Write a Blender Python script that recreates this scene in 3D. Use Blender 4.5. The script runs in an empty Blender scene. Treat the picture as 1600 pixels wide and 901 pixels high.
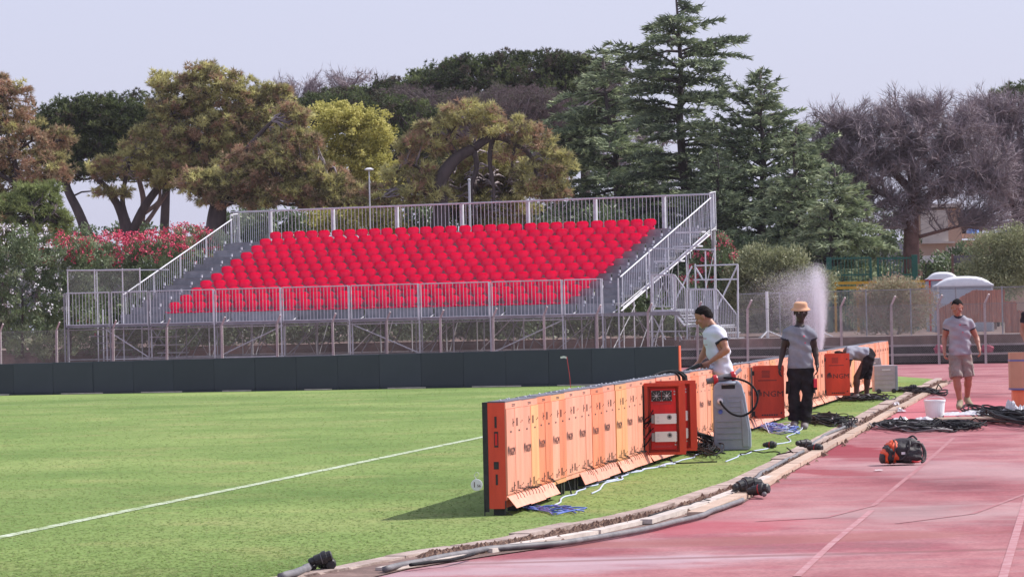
import bpy, bmesh, math, random
import numpy as np
from mathutils import Vector, Matrix, Euler
random.seed(7); rng = np.random.default_rng(11)
S = bpy.context.scene; COL = S.collection; PI = math.pi; R_ = math.radians
# ---------------------------------------------------------------- camera, sky, sun, exposure
HC = 1.57; FPX = 5600.0; ROLL = -1.26; PITCH = 0.476
cam = bpy.data.cameras.new("camera"); camo = bpy.data.objects.new("camera", cam); COL.objects.link(camo)
cam.lens = FPX/1600*36; cam.sensor_width = 36; cam.clip_start = 0.5; cam.clip_end = 3000
CM = (Matrix.Rotation(R_(90+PITCH), 3, 'X') @ Matrix.Rotation(R_(ROLL), 3, 'Z'))
camo.matrix_world = Matrix.Translation((0, 0, HC)) @ CM.to_4x4(); S.camera = camo
SUN_EL, SUN_AZ = 45.5, 70.0           # azimuth in degrees clockwise from +Y (view direction)
W = bpy.data.worlds.new("World"); S.world = W; W.use_nodes = True
nt = W.node_tree; nt.nodes.clear()
sky = nt.nodes.new('ShaderNodeTexSky'); sky.sky_type = 'NISHITA'; sky.sun_disc = False
sky.sun_elevation = R_(SUN_EL); sky.sun_rotation = R_(SUN_AZ); sky.air_density = 1.0; sky.dust_density = 3.5; sky.ozone_density = 4.0
mx = nt.nodes.new('ShaderNodeMix'); mx.data_type = 'RGBA'; mx.inputs[0].default_value = 0.66
nt.links.new(sky.outputs[0], mx.inputs[6]); mx.inputs[7].default_value = (7.1, 7.15, 9.2, 1)
bg = nt.nodes.new('ShaderNodeBackground'); bg.inputs[1].default_value = 0.116
wo = nt.nodes.new('ShaderNodeOutputWorld'); nt.links.new(mx.outputs[2], bg.inputs[0]); nt.links.new(bg.outputs[0], wo.inputs[0])
sl = bpy.data.lights.new("sun", 'SUN'); sl.energy = 5.0; sl.angle = R_(0.6); sl.color = (1.0, 0.955, 0.90)
so = bpy.data.objects.new("sun", sl); COL.objects.link(so)
sd = Vector((math.sin(R_(SUN_AZ))*math.cos(R_(SUN_EL)), math.cos(R_(SUN_AZ))*math.cos(R_(SUN_EL)), math.sin(R_(SUN_EL))))
so.rotation_euler = sd.to_track_quat('Z', 'Y').to_euler(); so.location = (30, 20, 40)
S.view_settings.view_transform = 'Standard'; S.view_settings.look = 'None'; S.view_settings.exposure = 0.07; S.view_settings.gamma = 1
# ---------------------------------------------------------------- pixel <-> world (photo pixels, 1600x901)
def ray(px, py):
    v = CM @ Vector(((px-800)/FPX, (450.5-py)/FPX, -1)); return v
def P(px, py, d):
    v = ray(px, py); t = d/v.y; return Vector((v.x*t, d, HC+v.z*t))
def G(px, py, z=0.0):
    v = ray(px, py); t = (z-HC)/v.z; return Vector((v.x*t, v.y*t, z))
def PZ(px, py, d): p = P(px, py, d); return p.z
# ---------------------------------------------------------------- materials
def _mat(name):
    m = bpy.data.materials.new(name); m.use_nodes = True; n = m.node_tree.nodes
    return m, m.node_tree, n['Principled BSDF']
def rgb(c): return (c[0], c[1], c[2], 1)
def pm(name, c1, c2=None, scale=6.0, rough=0.6, metal=0.0, bump=0.0, bscale=None, rand=0.0, stretch=(1,1,1), spec=0.5, trans=0.0, detail=5.0, c3=None, sheen=None):
    m, t, b = _mat(name); N, L = t.nodes, t.links
    b.inputs['Roughness'].default_value = rough; b.inputs['Metallic'].default_value = metal
    b.inputs['Specular IOR Level'].default_value = spec
    if c2 is None: c2 = tuple(x*0.82 for x in c1)
    tc = N.new('ShaderNodeTexCoord'); mp = N.new('ShaderNodeMapping'); mp.inputs['Scale'].default_value = stretch
    L.new(tc.outputs['Object'], mp.inputs[0])
    nz = N.new('ShaderNodeTexNoise'); nz.inputs['Scale'].default_value = scale; nz.inputs['Detail'].default_value = detail; nz.inputs['Roughness'].default_value = 0.65
    L.new(mp.outputs[0], nz.inputs['Vector'])
    cr = N.new('ShaderNodeValToRGB'); cr.color_ramp.elements[0].position = .35; cr.color_ramp.elements[1].position = .65
    cr.color_ramp.elements[0].color = rgb(c1); cr.color_ramp.elements[1].color = rgb(c2)
    if c3 is not None:
        e = cr.color_ramp.elements.new(.5); e.color = rgb(c3)
    L.new(nz.outputs['Fac'], cr.inputs[0]); out = cr.outputs[0]
    if rand > 0:
        oi = N.new('ShaderNodeObjectInfo'); hs = N.new('ShaderNodeHueSaturation')
        mr = N.new('ShaderNodeMapRange'); mr.inputs[3].default_value = 1-rand; mr.inputs[4].default_value = 1+rand
        L.new(oi.outputs['Random'], mr.inputs[0]); L.new(mr.outputs[0], hs.inputs['Value']); L.new(out, hs.inputs['Color']); out = hs.outputs[0]
    L.new(out, b.inputs['Base Color'])
    if bump > 0:
        n2 = N.new('ShaderNodeTexNoise'); n2.inputs['Scale'].default_value = bscale or scale*4; n2.inputs['Detail'].default_value = 4
        L.new(mp.outputs[0], n2.inputs['Vector'])
        bp = N.new('ShaderNodeBump'); bp.inputs['Strength'].default_value = bump; bp.inputs['Distance'].default_value = 0.02
        L.new(n2.outputs['Fac'], bp.inputs['Height']); L.new(bp.outputs[0], b.inputs['Normal'])
    if trans > 0: b.inputs['Transmission Weight'].default_value = trans
    if sheen is not None:
        tr = N.new('ShaderNodeBsdfTranslucent'); tr.inputs[0].default_value = rgb(sheen); ms = N.new('ShaderNodeMixShader'); ms.inputs[0].default_value = .46
        L.new(b.outputs[0], ms.inputs[1]); L.new(tr.outputs[0], ms.inputs[2]); L.new(ms.outputs[0], N['Material Output'].inputs[0])
    return m
def leafmat(name, stops, rough=0.7, trans=0.25, spec=0.2):
    """foliage: colour from the per-leaf attribute 'tone' (natural variation from leaf to leaf)"""
    m, t, b = _mat(name); N, L = t.nodes, t.links
    at = N.new('ShaderNodeAttribute'); at.attribute_name = 'tone'
    cr = N.new('ShaderNodeValToRGB'); e = cr.color_ramp.elements
    e[0].position = stops[0][0]; e[0].color = rgb(stops[0][1]); e[1].position = stops[-1][0]; e[1].color = rgb(stops[-1][1])
    for p, c in stops[1:-1]: x = e.new(p); x.color = rgb(c)
    L.new(at.outputs['Fac'], cr.inputs[0]); L.new(cr.outputs[0], b.inputs['Base Color'])
    b.inputs['Roughness'].default_value = rough; b.inputs['Specular IOR Level'].default_value = spec
    tr = N.new('ShaderNodeBsdfTranslucent'); L.new(cr.outputs[0], tr.inputs[0])
    ms = N.new('ShaderNodeMixShader'); ms.inputs[0].default_value = trans
    L.new(b.outputs[0], ms.inputs[1]); L.new(tr.outputs[0], ms.inputs[2]); L.new(ms.outputs[0], N['Material Output'].inputs[0])
    return m
M = {}
M['galv'] = pm('galvanised_steel', (.52,.53,.57), (.66,.67,.72), 5, .6, .15, rand=.08, spec=.3)
M['galv_dark'] = pm('dull_steel', (.24,.24,.26), (.36,.36,.39), 4, .6, .2)
M['deck'] = pm('steel_deck', (.20,.205,.23), (.30,.30,.33), 3, .55, .35, rand=.2)
M['deck_dark'] = pm('plywood_deck_dark', (.10,.10,.11), (.17,.165,.17), 3, .7)
M['seat'] = pm('red_plastic', (.95,.004,.14), (.90,.003,.12), 3, .3, rand=.08, spec=.5, sheen=(1.0,.006,.24))
M['seat_slot'] = pm('seat_slot_shadow_gap', (.20,.0,.01), (.16,.0,.01), 3, .6)
M['orange'] = None
M['black_face'] = pm('led_face_black', (.030,.036,.054), (.040,.046,.066), .8, .55, bump=.1, bscale=60, rand=.12)
M['black'] = pm('black_rubber', (.012,.012,.014), (.03,.03,.033), 20, .5)
M['blackm'] = pm('black_metal', (.02,.02,.022), (.035,.035,.04), 20, .45, .3)
M['cable'] = pm('black_cable', (.008,.008,.010), (.018,.018,.022), 10, .7, spec=.15)
M['cable_grey'] = pm('grey_hose', (.10,.098,.108), (.19,.18,.19), 8, .6)
M['cable_blue'] = pm('blue_cable', (.05,.10,.42), (.10,.17,.55), 8, .45)
M['cable_pale'] = pm('pale_blue_cable', (.42,.48,.68), (.55,.6,.75), 8, .5)
M['concrete'] = pm('weathered_concrete', (.26,.19,.165), (.46,.37,.33), 2.6, .9, bump=.5, bscale=30)
M['post'] = pm('concrete_post', (.52,.475,.465), (.38,.345,.34), 5, .9, bump=.3, rand=.12)
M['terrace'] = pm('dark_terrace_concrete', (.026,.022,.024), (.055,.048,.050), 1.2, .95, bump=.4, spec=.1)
M['terrace_edge_sunlit'] = pm('sunlit_edge_concrete', (.40,.35,.35), (.28,.245,.245), 2.2, .9)  # step edges painted paler to stand for sun catching them
M['wood'] = pm('plank_wood', (.50,.37,.29), (.36,.26,.20), 2.5, .8, stretch=(1,1,1), bump=.3, rand=.14)
M['wood_pale'] = pm('painted_plank', (.62,.55,.50), (.42,.36,.33), 3.5, .8, bump=.3, rand=.1)
M['earth'] = pm('dry_earth', (.30,.19,.16), (.18,.12,.10), .9, .95, bump=.6, bscale=8, c3=(.24,.155,.13))
M['litter'] = pm('leaf_litter', (.16,.085,.06), (.30,.19,.14), 14, .95, rand=.3)
M['white'] = pm('white_plastic', (.74,.74,.76), (.66,.66,.69), 4, .45)
M['bag_white'] = pm('plastic_sheet', (.68,.68,.72), (.80,.80,.83), 9, .25, trans=.25)
M['red_dark'] = pm('dark_red_paint', (.55,.02,.03), (.42,.015,.022), 3, .4)
M['green_paint'] = pm('green_gate_paint', (.008,.085,.062), (.012,.11,.08), 2, .45)
M['yellow'] = pm('yellow_barrier', (.62,.36,.03), (.5,.28,.02), 2, .5)
M['stucco'] = pm('peach_stucco', (.60,.42,.33), (.52,.36,.28), .8, .9, bump=.2)
M['stucco_pale'] = pm('pale_stucco', (.66,.60,.56), (.56,.50,.46), .8, .9)
M['void'] = pm('dark_interior', (.02,.018,.022), (.03,.026,.03), 1, .8)
M['bark'] = pm('pine_bark', (.14,.095,.085), (.26,.19,.17), 2.2, .95, bump=.9, bscale=12, stretch=(1,1,.35))
M['bark_dark'] = pm('dark_bark', (.055,.042,.042), (.11,.085,.083), 2.5, .95, bump=.8, bscale=12, stretch=(1,1,.35))
M['bark_red'] = pm('ivy_red_bark', (.11,.06,.05), (.20,.115,.10), 2.5, .95, bump=.9, bscale=12)
M['twig'] = pm('bare_twig', (.22,.175,.19), (.38,.32,.34), 1.5, .9)
M['twig_pale'] = pm('bleached_twig', (.36,.31,.32), (.26,.22,.24), 1.5, .9)
M['net'] = pm('fence_wire', (.26,.25,.26), (.20,.19,.20), 4, .6, .4)
# ---------------------------------------------------------------- mesh building
class MB:
    def __init__(s): s.v = []; s.f = []; s.m = []; s.n = 0; s.cur = 0
    def add(s, vs, fs):
        k = s.n; s.v.extend([tuple(p) for p in vs]); s.n += len(vs)
        s.f.extend([tuple(i+k for i in f) for f in fs]); s.m.extend([s.cur]*len(fs)); return s
    def box(s, x0, x1, y0, y1, z0, z1, T=None):
        vs = [Vector(p) for p in ((x0,y0,z0),(x1,y0,z0),(x1,y1,z0),(x0,y1,z0),(x0,y0,z1),(x1,y0,z1),(x1,y1,z1),(x0,y1,z1))]
        if T is not None: vs = [T @ p for p in vs]
        return s.add(vs, [(0,3,2,1),(4,5,6,7),(0,1,5,4),(1,2,6,5),(2,3,7,6),(3,0,4,7)])
    def cbox(s, c, d, T=None):
        return s.box(c[0]-d[0]/2, c[0]+d[0]/2, c[1]-d[1]/2, c[1]+d[1]/2, c[2]-d[2]/2, c[2]+d[2]/2, T)
    def tube(s, pts, r, n=6, cap=True):
        pts = [Vector(p) for p in pts]; N = len(pts)
        if not hasattr(r, '__len__'): r = [r]*N
        vs = []; prev = None
        for i, p in enumerate(pts):
            t = (pts[min(i+1, N-1)]-pts[max(i-1, 0)])
            t = t.normalized() if t.length > 1e-9 else Vector((0,0,1))
            u = prev if prev is not None else (Vector((0,0,1)) if abs(t.z) < .9 else Vector((1,0,0)))
            a = t.cross(u).normalized() if prev is None else (u - t*u.dot(t)).normalized()
            if a.length < .5: a = t.orthogonal().normalized()
            b = t.cross(a); prev = a
            for k in range(n):
                q = 2*PI*k/n; vs.append(p + (a*math.cos(q)+b*math.sin(q))*r[i])
        fs = []
        for i in range(N-1):
            for k in range(n):
                k2 = (k+1) % n; fs.append((i*n+k, i*n+k2, (i+1)*n+k2, (i+1)*n+k))
        if cap: fs.append(tuple(range(n-1, -1, -1))); fs.append(tuple((N-1)*n+k for k in range(n)))
        return s.add(vs, fs)
    def lathe(s, c, prof, n=12, axis=None):
        c = Vector(c); T = Matrix.Identity(3)
        if axis is not None: T = Vector(axis).to_track_quat('Z', 'Y').to_matrix()
        vs = []; fs = []
        for (r, z) in prof:
            for k in range(n): q = 2*PI*k/n; vs.append(c + T @ Vector((r*math.cos(q), r*math.sin(q), z)))
        for i in range(len(prof)-1):
            for k in range(n):
                k2 = (k+1) % n; fs.append((i*n+k, i*n+k2, (i+1)*n+k2, (i+1)*n+k))
        fs.append(tuple(range(n-1, -1, -1))); fs.append(tuple((len(prof)-1)*n+k for k in range(n)))
        return s.add(vs, fs)
    def prism(s, poly, y0, y1, T=None):
        """polygon in x,z pushed through y"""
        n = len(poly); vs = [Vector((x, y0, z)) for x, z in poly]+[Vector((x, y1, z)) for x, z in poly]
        if T is not None: vs = [T @ p for p in vs]
        fs = [tuple(range(n)), tuple(range(2*n-1, n-1, -1))]+[(i, i+n, (i+1) % n+n, (i+1) % n) for i in range(n)]
        return s.add(vs, fs)
    def build(s, name, mat, parent=None, smooth=False, kind=None, loc=None, bevel=0):
        me = bpy.data.meshes.new(name); me.from_pydata(s.v, [], s.f)
        mats = mat if isinstance(mat, (list, tuple)) else [mat]
        for x in mats: me.materials.append(x)
        if len(mats) > 1: me.polygons.foreach_set('material_index', s.m)
        if smooth: me.polygons.foreach_set('use_smooth', [True]*len(me.polygons))
        bm = bmesh.new(); bm.from_mesh(me); bmesh.ops.recalc_face_normals(bm, faces=bm.faces[:]); bm.to_mesh(me); bm.free()
        me.update(); return link(name, me, parent, kind, loc, bevel)
def link(name, me, parent=None, kind=None, loc=None, bevel=0):
    o = bpy.data.objects.new(name, me); COL.objects.link(o)
    if parent is not None: o.parent = parent
    if kind: o['kind'] = kind
    if loc is not None: o.location = loc
    if bevel:
        b = o.modifiers.new('bevel', 'BEVEL'); b.width = bevel; b.segments = 2; b.limit_method = 'ANGLE'
    return o
def npmesh(name, V, F, mat, parent=None, tone=None, kind=None, smooth=False, loc=None, matidx=None):
    """V (n,3) array, F (m,3) or (m,4) int array; tone per vertex"""
    me = bpy.data.meshes.new(name); V = np.asarray(V, np.float32); F = np.asarray(F, np.int32); k = F.shape[1]
    me.vertices.add(len(V)); me.vertices.foreach_set('co', V.ravel())
    me.loops.add(F.size); me.loops.foreach_set('vertex_index', F.ravel())
    me.polygons.add(len(F)); me.polygons.foreach_set('loop_start', np.arange(0, F.size, k, dtype=np.int32))
    me.polygons.foreach_set('loop_total', np.full(len(F), k, np.int32))
    for x in (mat if isinstance(mat, (list, tuple)) else [mat]): me.materials.append(x)
    if matidx is not None: me.polygons.foreach_set('material_index', np.asarray(matidx, np.int32))
    if smooth: me.polygons.foreach_set('use_smooth', np.ones(len(F), bool))
    me.update(calc_edges=True)
    if tone is not None:
        a = me.attributes.new('tone', 'FLOAT', 'POINT'); a.data.foreach_set('value', np.asarray(tone, np.float32))
    return link(name, me, parent, kind, loc)
def thing(name, label, cat, loc=(0,0,0), rz=0, group=None):
    o = bpy.data.objects.new(name, None); COL.objects.link(o); o.empty_display_size = .3
    o.location = loc; o.rotation_euler = (0, 0, rz); o['label'] = label; o['category'] = cat
    if group: o['group'] = group
    return o
def tag(o, label, cat, group=None):
    o['label'] = label; o['category'] = cat
    if group: o['group'] = group
    return o
def struct(o): o['kind'] = 'structure'; return o
def copy_tree(o, parent=None):
    c = o.copy(); COL.objects.link(c); c.parent = parent
    for ch in [x for x in o.children]: copy_tree(ch, c)
    return c
_fc = {}
def text_obj(body, size, mat, parent, loc, rot, name='lettering', ext=.001, sx=1.0):
    key = (body, size)
    if key not in _fc:
        cu = bpy.data.curves.new('t', 'FONT'); cu.body = body; cu.size = size; cu.align_x = 'CENTER'; cu.align_y = 'CENTER'; cu.extrude = ext; cu.resolution_u = 3
        to = bpy.data.objects.new('t', cu); COL.objects.link(to); dg = bpy.context.evaluated_depsgraph_get(); dg.update()
        me = bpy.data.meshes.new_from_object(to.evaluated_get(dg)); bpy.data.objects.remove(to); _fc[key] = me
    me = _fc[key]
    if not me.materials: me.materials.append(mat)
    o = bpy.data.objects.new(name, me); COL.objects.link(o); o.parent = parent; o.location = loc; o.rotation_euler = rot; o.scale = (sx, 1, 1)
    return o
# ================================================================ GROUND, TRACK, GRASS
def sheet(name, poly, z, mat, kind='structure'):
    bm = bmesh.new(); vs = [bm.verts.new((p[0], p[1], z)) for p in poly]; f = bm.faces.new(vs)
    if f.normal.z < 0: f.normal_flip()
    bmesh.ops.triangulate(bm, faces=bm.faces[:]); me = bpy.data.meshes.new(name); bm.to_mesh(me); bm.free(); me.materials.append(mat)
    o = bpy.data.objects.new(name, me); COL.objects.link(o); o['kind'] = kind; return o
def node_noise(N, L, vec, scale, detail=4, stretch=None, rough=.6):
    if stretch:
        mp = N.new('ShaderNodeMapping'); mp.inputs['Scale'].default_value = stretch; L.new(vec, mp.inputs[0]); vec = mp.outputs[0]
    n = N.new('ShaderNodeTexNoise'); n.inputs['Scale'].default_value = scale; n.inputs['Detail'].default_value = detail; n.inputs['Roughness'].default_value = rough
    L.new(vec, n.inputs['Vector']); return n.outputs['Fac']
def ramp(N, L, fac, stops):
    r = N.new('ShaderNodeValToRGB'); e = r.color_ramp.elements
    e[0].position = stops[0][0]; e[0].color = rgb(stops[0][1]); e[1].position = stops[-1][0]; e[1].color = rgb(stops[-1][1])
    for p, c in stops[1:-1]: x = e.new(p); x.color = rgb(c)
    L.new(fac, r.inputs[0]); return r.outputs[0]
def mixc(N, L, fac, a, b, mode='MIX'):
    m = N.new('ShaderNodeMix'); m.data_type = 'RGBA'; m.blend_type = mode
    if isinstance(fac, float): m.inputs[0].default_value = fac
    else: L.new(fac, m.inputs[0])
    for k, v in ((6, a), (7, b)):
        if isinstance(v, tuple): m.inputs[k].default_value = rgb(v)
        else: L.new(v, m.inputs[k])
    return m.outputs[2]
def blotch(N, L, vec, c, r, warp=.35, rot=0.0, soft=.25, wscale=2.0):
    """stain mask of ellipse radii r centred at c, ragged"""
    mp = N.new('ShaderNodeMapping'); mp.vector_type = 'TEXTURE'; mp.inputs['Location'].default_value = (c[0], c[1], 0); mp.inputs['Rotation'].default_value = (0, 0, rot); mp.inputs['Scale'].default_value = (r[0], r[1], 1)
    L.new(vec, mp.inputs[0]); ln = N.new('ShaderNodeVectorMath'); ln.operation = 'LENGTH'; L.new(mp.outputs[0], ln.inputs[0])
    nz = node_noise(N, L, vec, wscale, 5); a = N.new('ShaderNodeMath'); a.operation = 'MULTIPLY_ADD'; a.inputs[1].default_value = warp*4; a.inputs[2].default_value = -warp*2
    L.new(nz, a.inputs[0]); s = N.new('ShaderNodeMath'); s.operation = 'ADD'; L.new(ln.outputs['Value'], s.inputs[0]); L.new(a.outputs[0], s.inputs[1])
    mr = N.new('ShaderNodeMapRange'); mr.interpolation_type = 'SMOOTHSTEP'; mr.inputs[1].default_value = 1-soft; mr.inputs[2].default_value = 1+soft; mr.inputs[3].default_value = 1; mr.inputs[4].default_value = 0
    L.new(s.outputs[0], mr.inputs[0]); return mr.outputs[0]
def mul(N, L, a, k):
    m = N.new('ShaderNodeMath'); m.operation = 'MULTIPLY'; m.inputs[1].default_value = k; L.new(a, m.inputs[0]); return m.outputs[0]
# grass
m, t, b = _mat('mown_grass'); N, L = t.nodes, t.links
tc = N.new('ShaderNodeTexCoord').outputs['Object']
base = ramp(N, L, node_noise(N, L, tc, .30, 6, (1, .8, 1)), [(.30, (.130,.205,.060)), (.46, (.165,.245,.074)), (.58, (.200,.275,.090)), (.74, (.27,.315,.120))])
dry = ramp(N, L, node_noise(N, L, tc, .75, 6, (1, 1, 1)), [(.52, (0,0,0)), (.74, (1,1,1))])
col = mixc(N, L, mul(N, L, dry, .38), base, (.36,.30,.15))
fine = ramp(N, L, node_noise(N, L, tc, 9, 7, (.7, 1.3, 1)), [(.3, (.84,.84,.82)), (.7, (1.14,1.13,1.10))])
bd = ramp(N, L, node_noise(N, L, tc, .16, 3, (.25, 1.6, 1)), [(.35, (.86,.89,.86)), (.65, (1.14,1.10,1.12))])
col = mixc(N, L, 1.0, col, bd, 'MULTIPLY')
col = mixc(N, L, 1.0, col, fine, 'MULTIPLY')
# edge strip trampled near the kerb
L.new(col, b.inputs['Base Color']); b.inputs['Roughness'].default_value = .95; b.inputs['Specular IOR Level'].default_value = .1
bp = N.new('ShaderNodeBump'); bp.inputs['Strength'].default_value = .5; bp.inputs['Distance'].default_value = .02
L.new(node_noise(N, L, tc, 22, 5), bp.inputs['Height']); L.new(bp.outputs[0], b.inputs['Normal']); M['grass'] = m
# track
m, t, b = _mat('worn_running_track'); N, L = t.nodes, t.links
tc = N.new('ShaderNodeTexCoord').outputs['Object']
base = ramp(N, L, node_noise(N, L, tc, .42, 7, (1, .55, 1)), [(.30, (.165,.045,.058)), (.41, (.28,.085,.10)), (.52, (.38,.165,.175)), (.60, (.29,.09,.11)), (.72, (.21,.10,.11))])
gr = ramp(N, L, node_noise(N, L, tc, 1.3, 7, (.5, 1.4, 1)), [(.5, (0,0,0)), (.72, (1,1,1))])
col = mixc(N, L, mul(N, L, gr, .6), base, (.34,.225,.235))
st_ = ramp(N, L, node_noise(N, L, tc, .9, 6, (.35, 2.2, 1)), [(.50, (0,0,0)), (.66, (1,1,1))])
col = mixc(N, L, mul(N, L, st_, .35), col, (.25,.10,.11))
sp = ramp(N, L, node_noise(N, L, tc, 38, 4), [(.3, (.74,.73,.74)), (.7, (1.20,1.18,1.18))])
col = mixc(N, L, 1.0, col, sp, 'MULTIPLY')
def stain_or_shadow(px, py, r, rot, c, k, **kw):
    global col
    g = G(px, py); col = mixc(N, L, mul(N, L, blotch(N, L, tc, (g.x, g.y), r, rot=rot, **kw), k), col, c)
stain_or_shadow(1330, 705, (.62, 2.6), .10, (.235,.022,.038), .85, warp=.30, soft=.10, wscale=1.6)
stain_or_shadow(1310, 736, (.32, 1.1), .35, (.24,.03,.045), .75, warp=.35, soft=.12, wscale=2.5)
stain_or_shadow(1120, 818, (.75, .9), -.9, (.36,.06,.085), .65, warp=.45, wscale=1.2)
stain_or_shadow(1180, 840, (2.0, .42), .12, (.27,.10,.09), .6, warp=.5, wscale=1.0)
stain_or_shadow(960, 872, (1.3, .35), .05, (.47,.38,.42), .6, warp=.55, soft=.6, wscale=1.6)
stain_or_shadow(800, 888, (1.2, .35), .1, (.46,.38,.42), .5, warp=.5, soft=.6, wscale=1.8)
stain_or_shadow(1300, 862, (3.6, .10), .075, (.20,.085,.085), .62, warp=.10, soft=.35, wscale=.6)  # long dark band: a cast shadow painted into the track colour
stain_or_shadow(1440, 800, (1.2, 1.3), .4, (.42,.31,.31), .5, warp=.6, soft=.7, wscale=1.3)
stain_or_shadow(1500, 730, (1.0, 2.6), .2, (.40,.30,.31), .45, warp=.6, soft=.7, wscale=1.1)
stain_or_shadow(1350, 770, (.5, 1.2), .1, (.28,.13,.14), .4, warp=.6, soft=.6, wscale=2)
stain_or_shadow(1330, 640, (4.0, 9.0), .1, (.55,.13,.16), .5, warp=.3, wscale=.3)
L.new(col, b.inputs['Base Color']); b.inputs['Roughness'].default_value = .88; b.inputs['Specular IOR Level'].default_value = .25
bp = N.new('ShaderNodeBump'); bp.inputs['Strength'].default_value = .35; bp.inputs['Distance'].default_value = .01
L.new(node_noise(N, L, tc, 70, 3), bp.inputs['Height']); L.new(bp.outputs[0], b.inputs['Normal']); M['track'] = m
# worn paint
def wornpaint(name, c, under, wear):
    m, t, b = _mat(name); N, L = t.nodes, t.links; tc = N.new('ShaderNodeTexCoord').outputs['Object']
    f = ramp(N, L, node_noise(N, L, tc, 6, 6), [(wear-.12, (1,1,1)), (wear+.12, (0,0,0))])
    L.new(mixc(N, L, f, under, c), b.inputs['Base Color']); b.inputs['Roughness'].default_value = .9; return m
M['lane'] = wornpaint('faded_lane_paint', (.44,.25,.27), (.36,.15,.165), .46)
M['lane2'] = wornpaint('very_faded_lane_paint', (.40,.22,.235), (.33,.13,.145), .40)
M['chalk'] = wornpaint('white_line_on_grass', (.52,.58,.46), (.22,.29,.12), .505)
M['earthbank'] = pm('dry_bank', (.30,.19,.17), (.12,.085,.07), .8, .95, bump=.7, bscale=6, c3=(.18,.12,.10))
sheet('ground', [(-450,-60),(450,-60),(450,700),(-450,700)], -.03, M['earth'])
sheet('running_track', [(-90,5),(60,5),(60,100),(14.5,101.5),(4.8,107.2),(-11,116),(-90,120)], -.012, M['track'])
IN = [(380,912),(430,903),(530,886),(640,864),(760,846),(880,822),(1000,799),(1140,752),(1262,693),(1345,648),(1420,612),(1462,592)]
OUT = [(470,930),(560,905),(640,886),(760,867),(880,850),(1000,829),(1100,806),(1160,785),(1208,753),(1262,722),(1310,694),(1360,668),(1400,644),(1486,597)]
Ig = [G(*p) for p in IN]; Og = [G(*p) for p in OUT]
grass_poly = [(-90, 12), (-4.2, 14)]+[(p.x, p.y) for p in Ig]+[(9.1, 84.5), (8.6, 88), (6, 89.5), (-90, 90.5)]
sheet('grass', grass_poly, 0.0, M['grass'])
def ribbon(name, pts, w, z, mat):
    V_ = []; 
    for i, p in enumerate(pts):
        q = pts[min(i+1, len(pts)-1)]-pts[max(i-1, 0)]; n = Vector((-q.y, q.x, 0)).normalized()*w/2
        V_ += [(p.x+n.x, p.y+n.y, z), (p.x-n.x, p.y-n.y, z)]
    return struct(MB().add(V_, [(2*i, 2*i+1, 2*i+3, 2*i+2) for i in range(len(pts)-1)]).build(name, mat))
def dens(pts, k=8):
    out = []
    for a, b_ in zip(pts[:-1], pts[1:]):
        for i in range(k): out.append(a.lerp(b_, i/k))
    return out+[pts[-1]]
a0, a1 = G(-60, 852), G(752, 683); d_ = (a1-a0)
ribbon('touchline_marking', dens([a0+d_*k*.25+Vector((random.uniform(-.02,.02),0,0)) for k in range(0, 9)], 3), .115, .004, M['chalk'])
ribbon('goal_line_marking', [G(-50, 634), G(420, 626)], .12, .0045, wornpaint('faint_line_on_grass', (.30,.36,.19), (.20,.28,.09), .45))
ribbon('lane_marking', dens([G(1245,897),G(1300,846),G(1362,795)]), .05, -.008, M['lane'])
ribbon('lane_marking', dens([G(1180,812),G(1290,806),G(1365,787),G(1410,750),G(1432,733),G(1470,700),G(1490,682)]), .045, -.0085, M['lane2'])
ribbon('lane_marking', dens([G(1565,905),G(1588,830),G(1612,750)]), .055, -.008, M['lane'])
ribbon('lane_marking', dens([G(1400,815),G(1520,800),G(1600,770),G(1680,735)]), .04, -.0085, M['lane2'])
ribbon('lane_marking', dens([G(1250,687),G(1600,676),G(1900,665)]), .07, -.0085, M['lane2'])
# grass blades: scattered in the near part of the field and along the kerb
def inpoly(x, y, poly):
    c = np.zeros(len(x), bool); n = len(poly)
    for i in range(n):
        x1, y1 = poly[i][:2]; x2, y2 = poly[(i+1) % n][:2]
        if y1 == y2: continue
        c ^= ((y1 > y) != (y2 > y)) & (x < (x2-x1)*(y-y1)/(y2-y1)+x1)
    return c
nb = 150000
yy = 21.5+60*rng.random(nb)**2.2; xx = (rng.random(nb)-.5)*yy*.33-.2
ok = inpoly(xx, yy, grass_poly); xx = xx[ok]; yy = yy[ok]; n = len(xx)
h = rng.uniform(.004, .009, n); an = rng.uniform(0, PI, n); w = rng.uniform(.004, .008, n)*(1+(yy-20)*.03)
dx = np.cos(an)*w; dy = np.sin(an)*w; lx = -np.sin(an)*rng.uniform(.02,.05,n); ly = np.cos(an)*rng.uniform(.02,.05,n)
V_ = np.stack([np.stack([xx-dx, yy-dy, 0*xx+.0015], 1), np.stack([xx+dx, yy+dy, 0*xx+.0015], 1), np.stack([xx+lx, yy+ly, h], 1)], 1).reshape(-1, 3)
tn = np.repeat(np.clip(rng.normal(.5, .22, n), 0, 1), 3)
M['blade'] = leafmat('grass_blade', [(0, (.15,.23,.065)), (.5, (.22,.30,.09)), (1, (.36,.38,.18))], trans=.5)
o = npmesh('grass_blades', V_, np.arange(len(V_)).reshape(-1, 3), M['blade'], tone=tn, kind='stuff')
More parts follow.
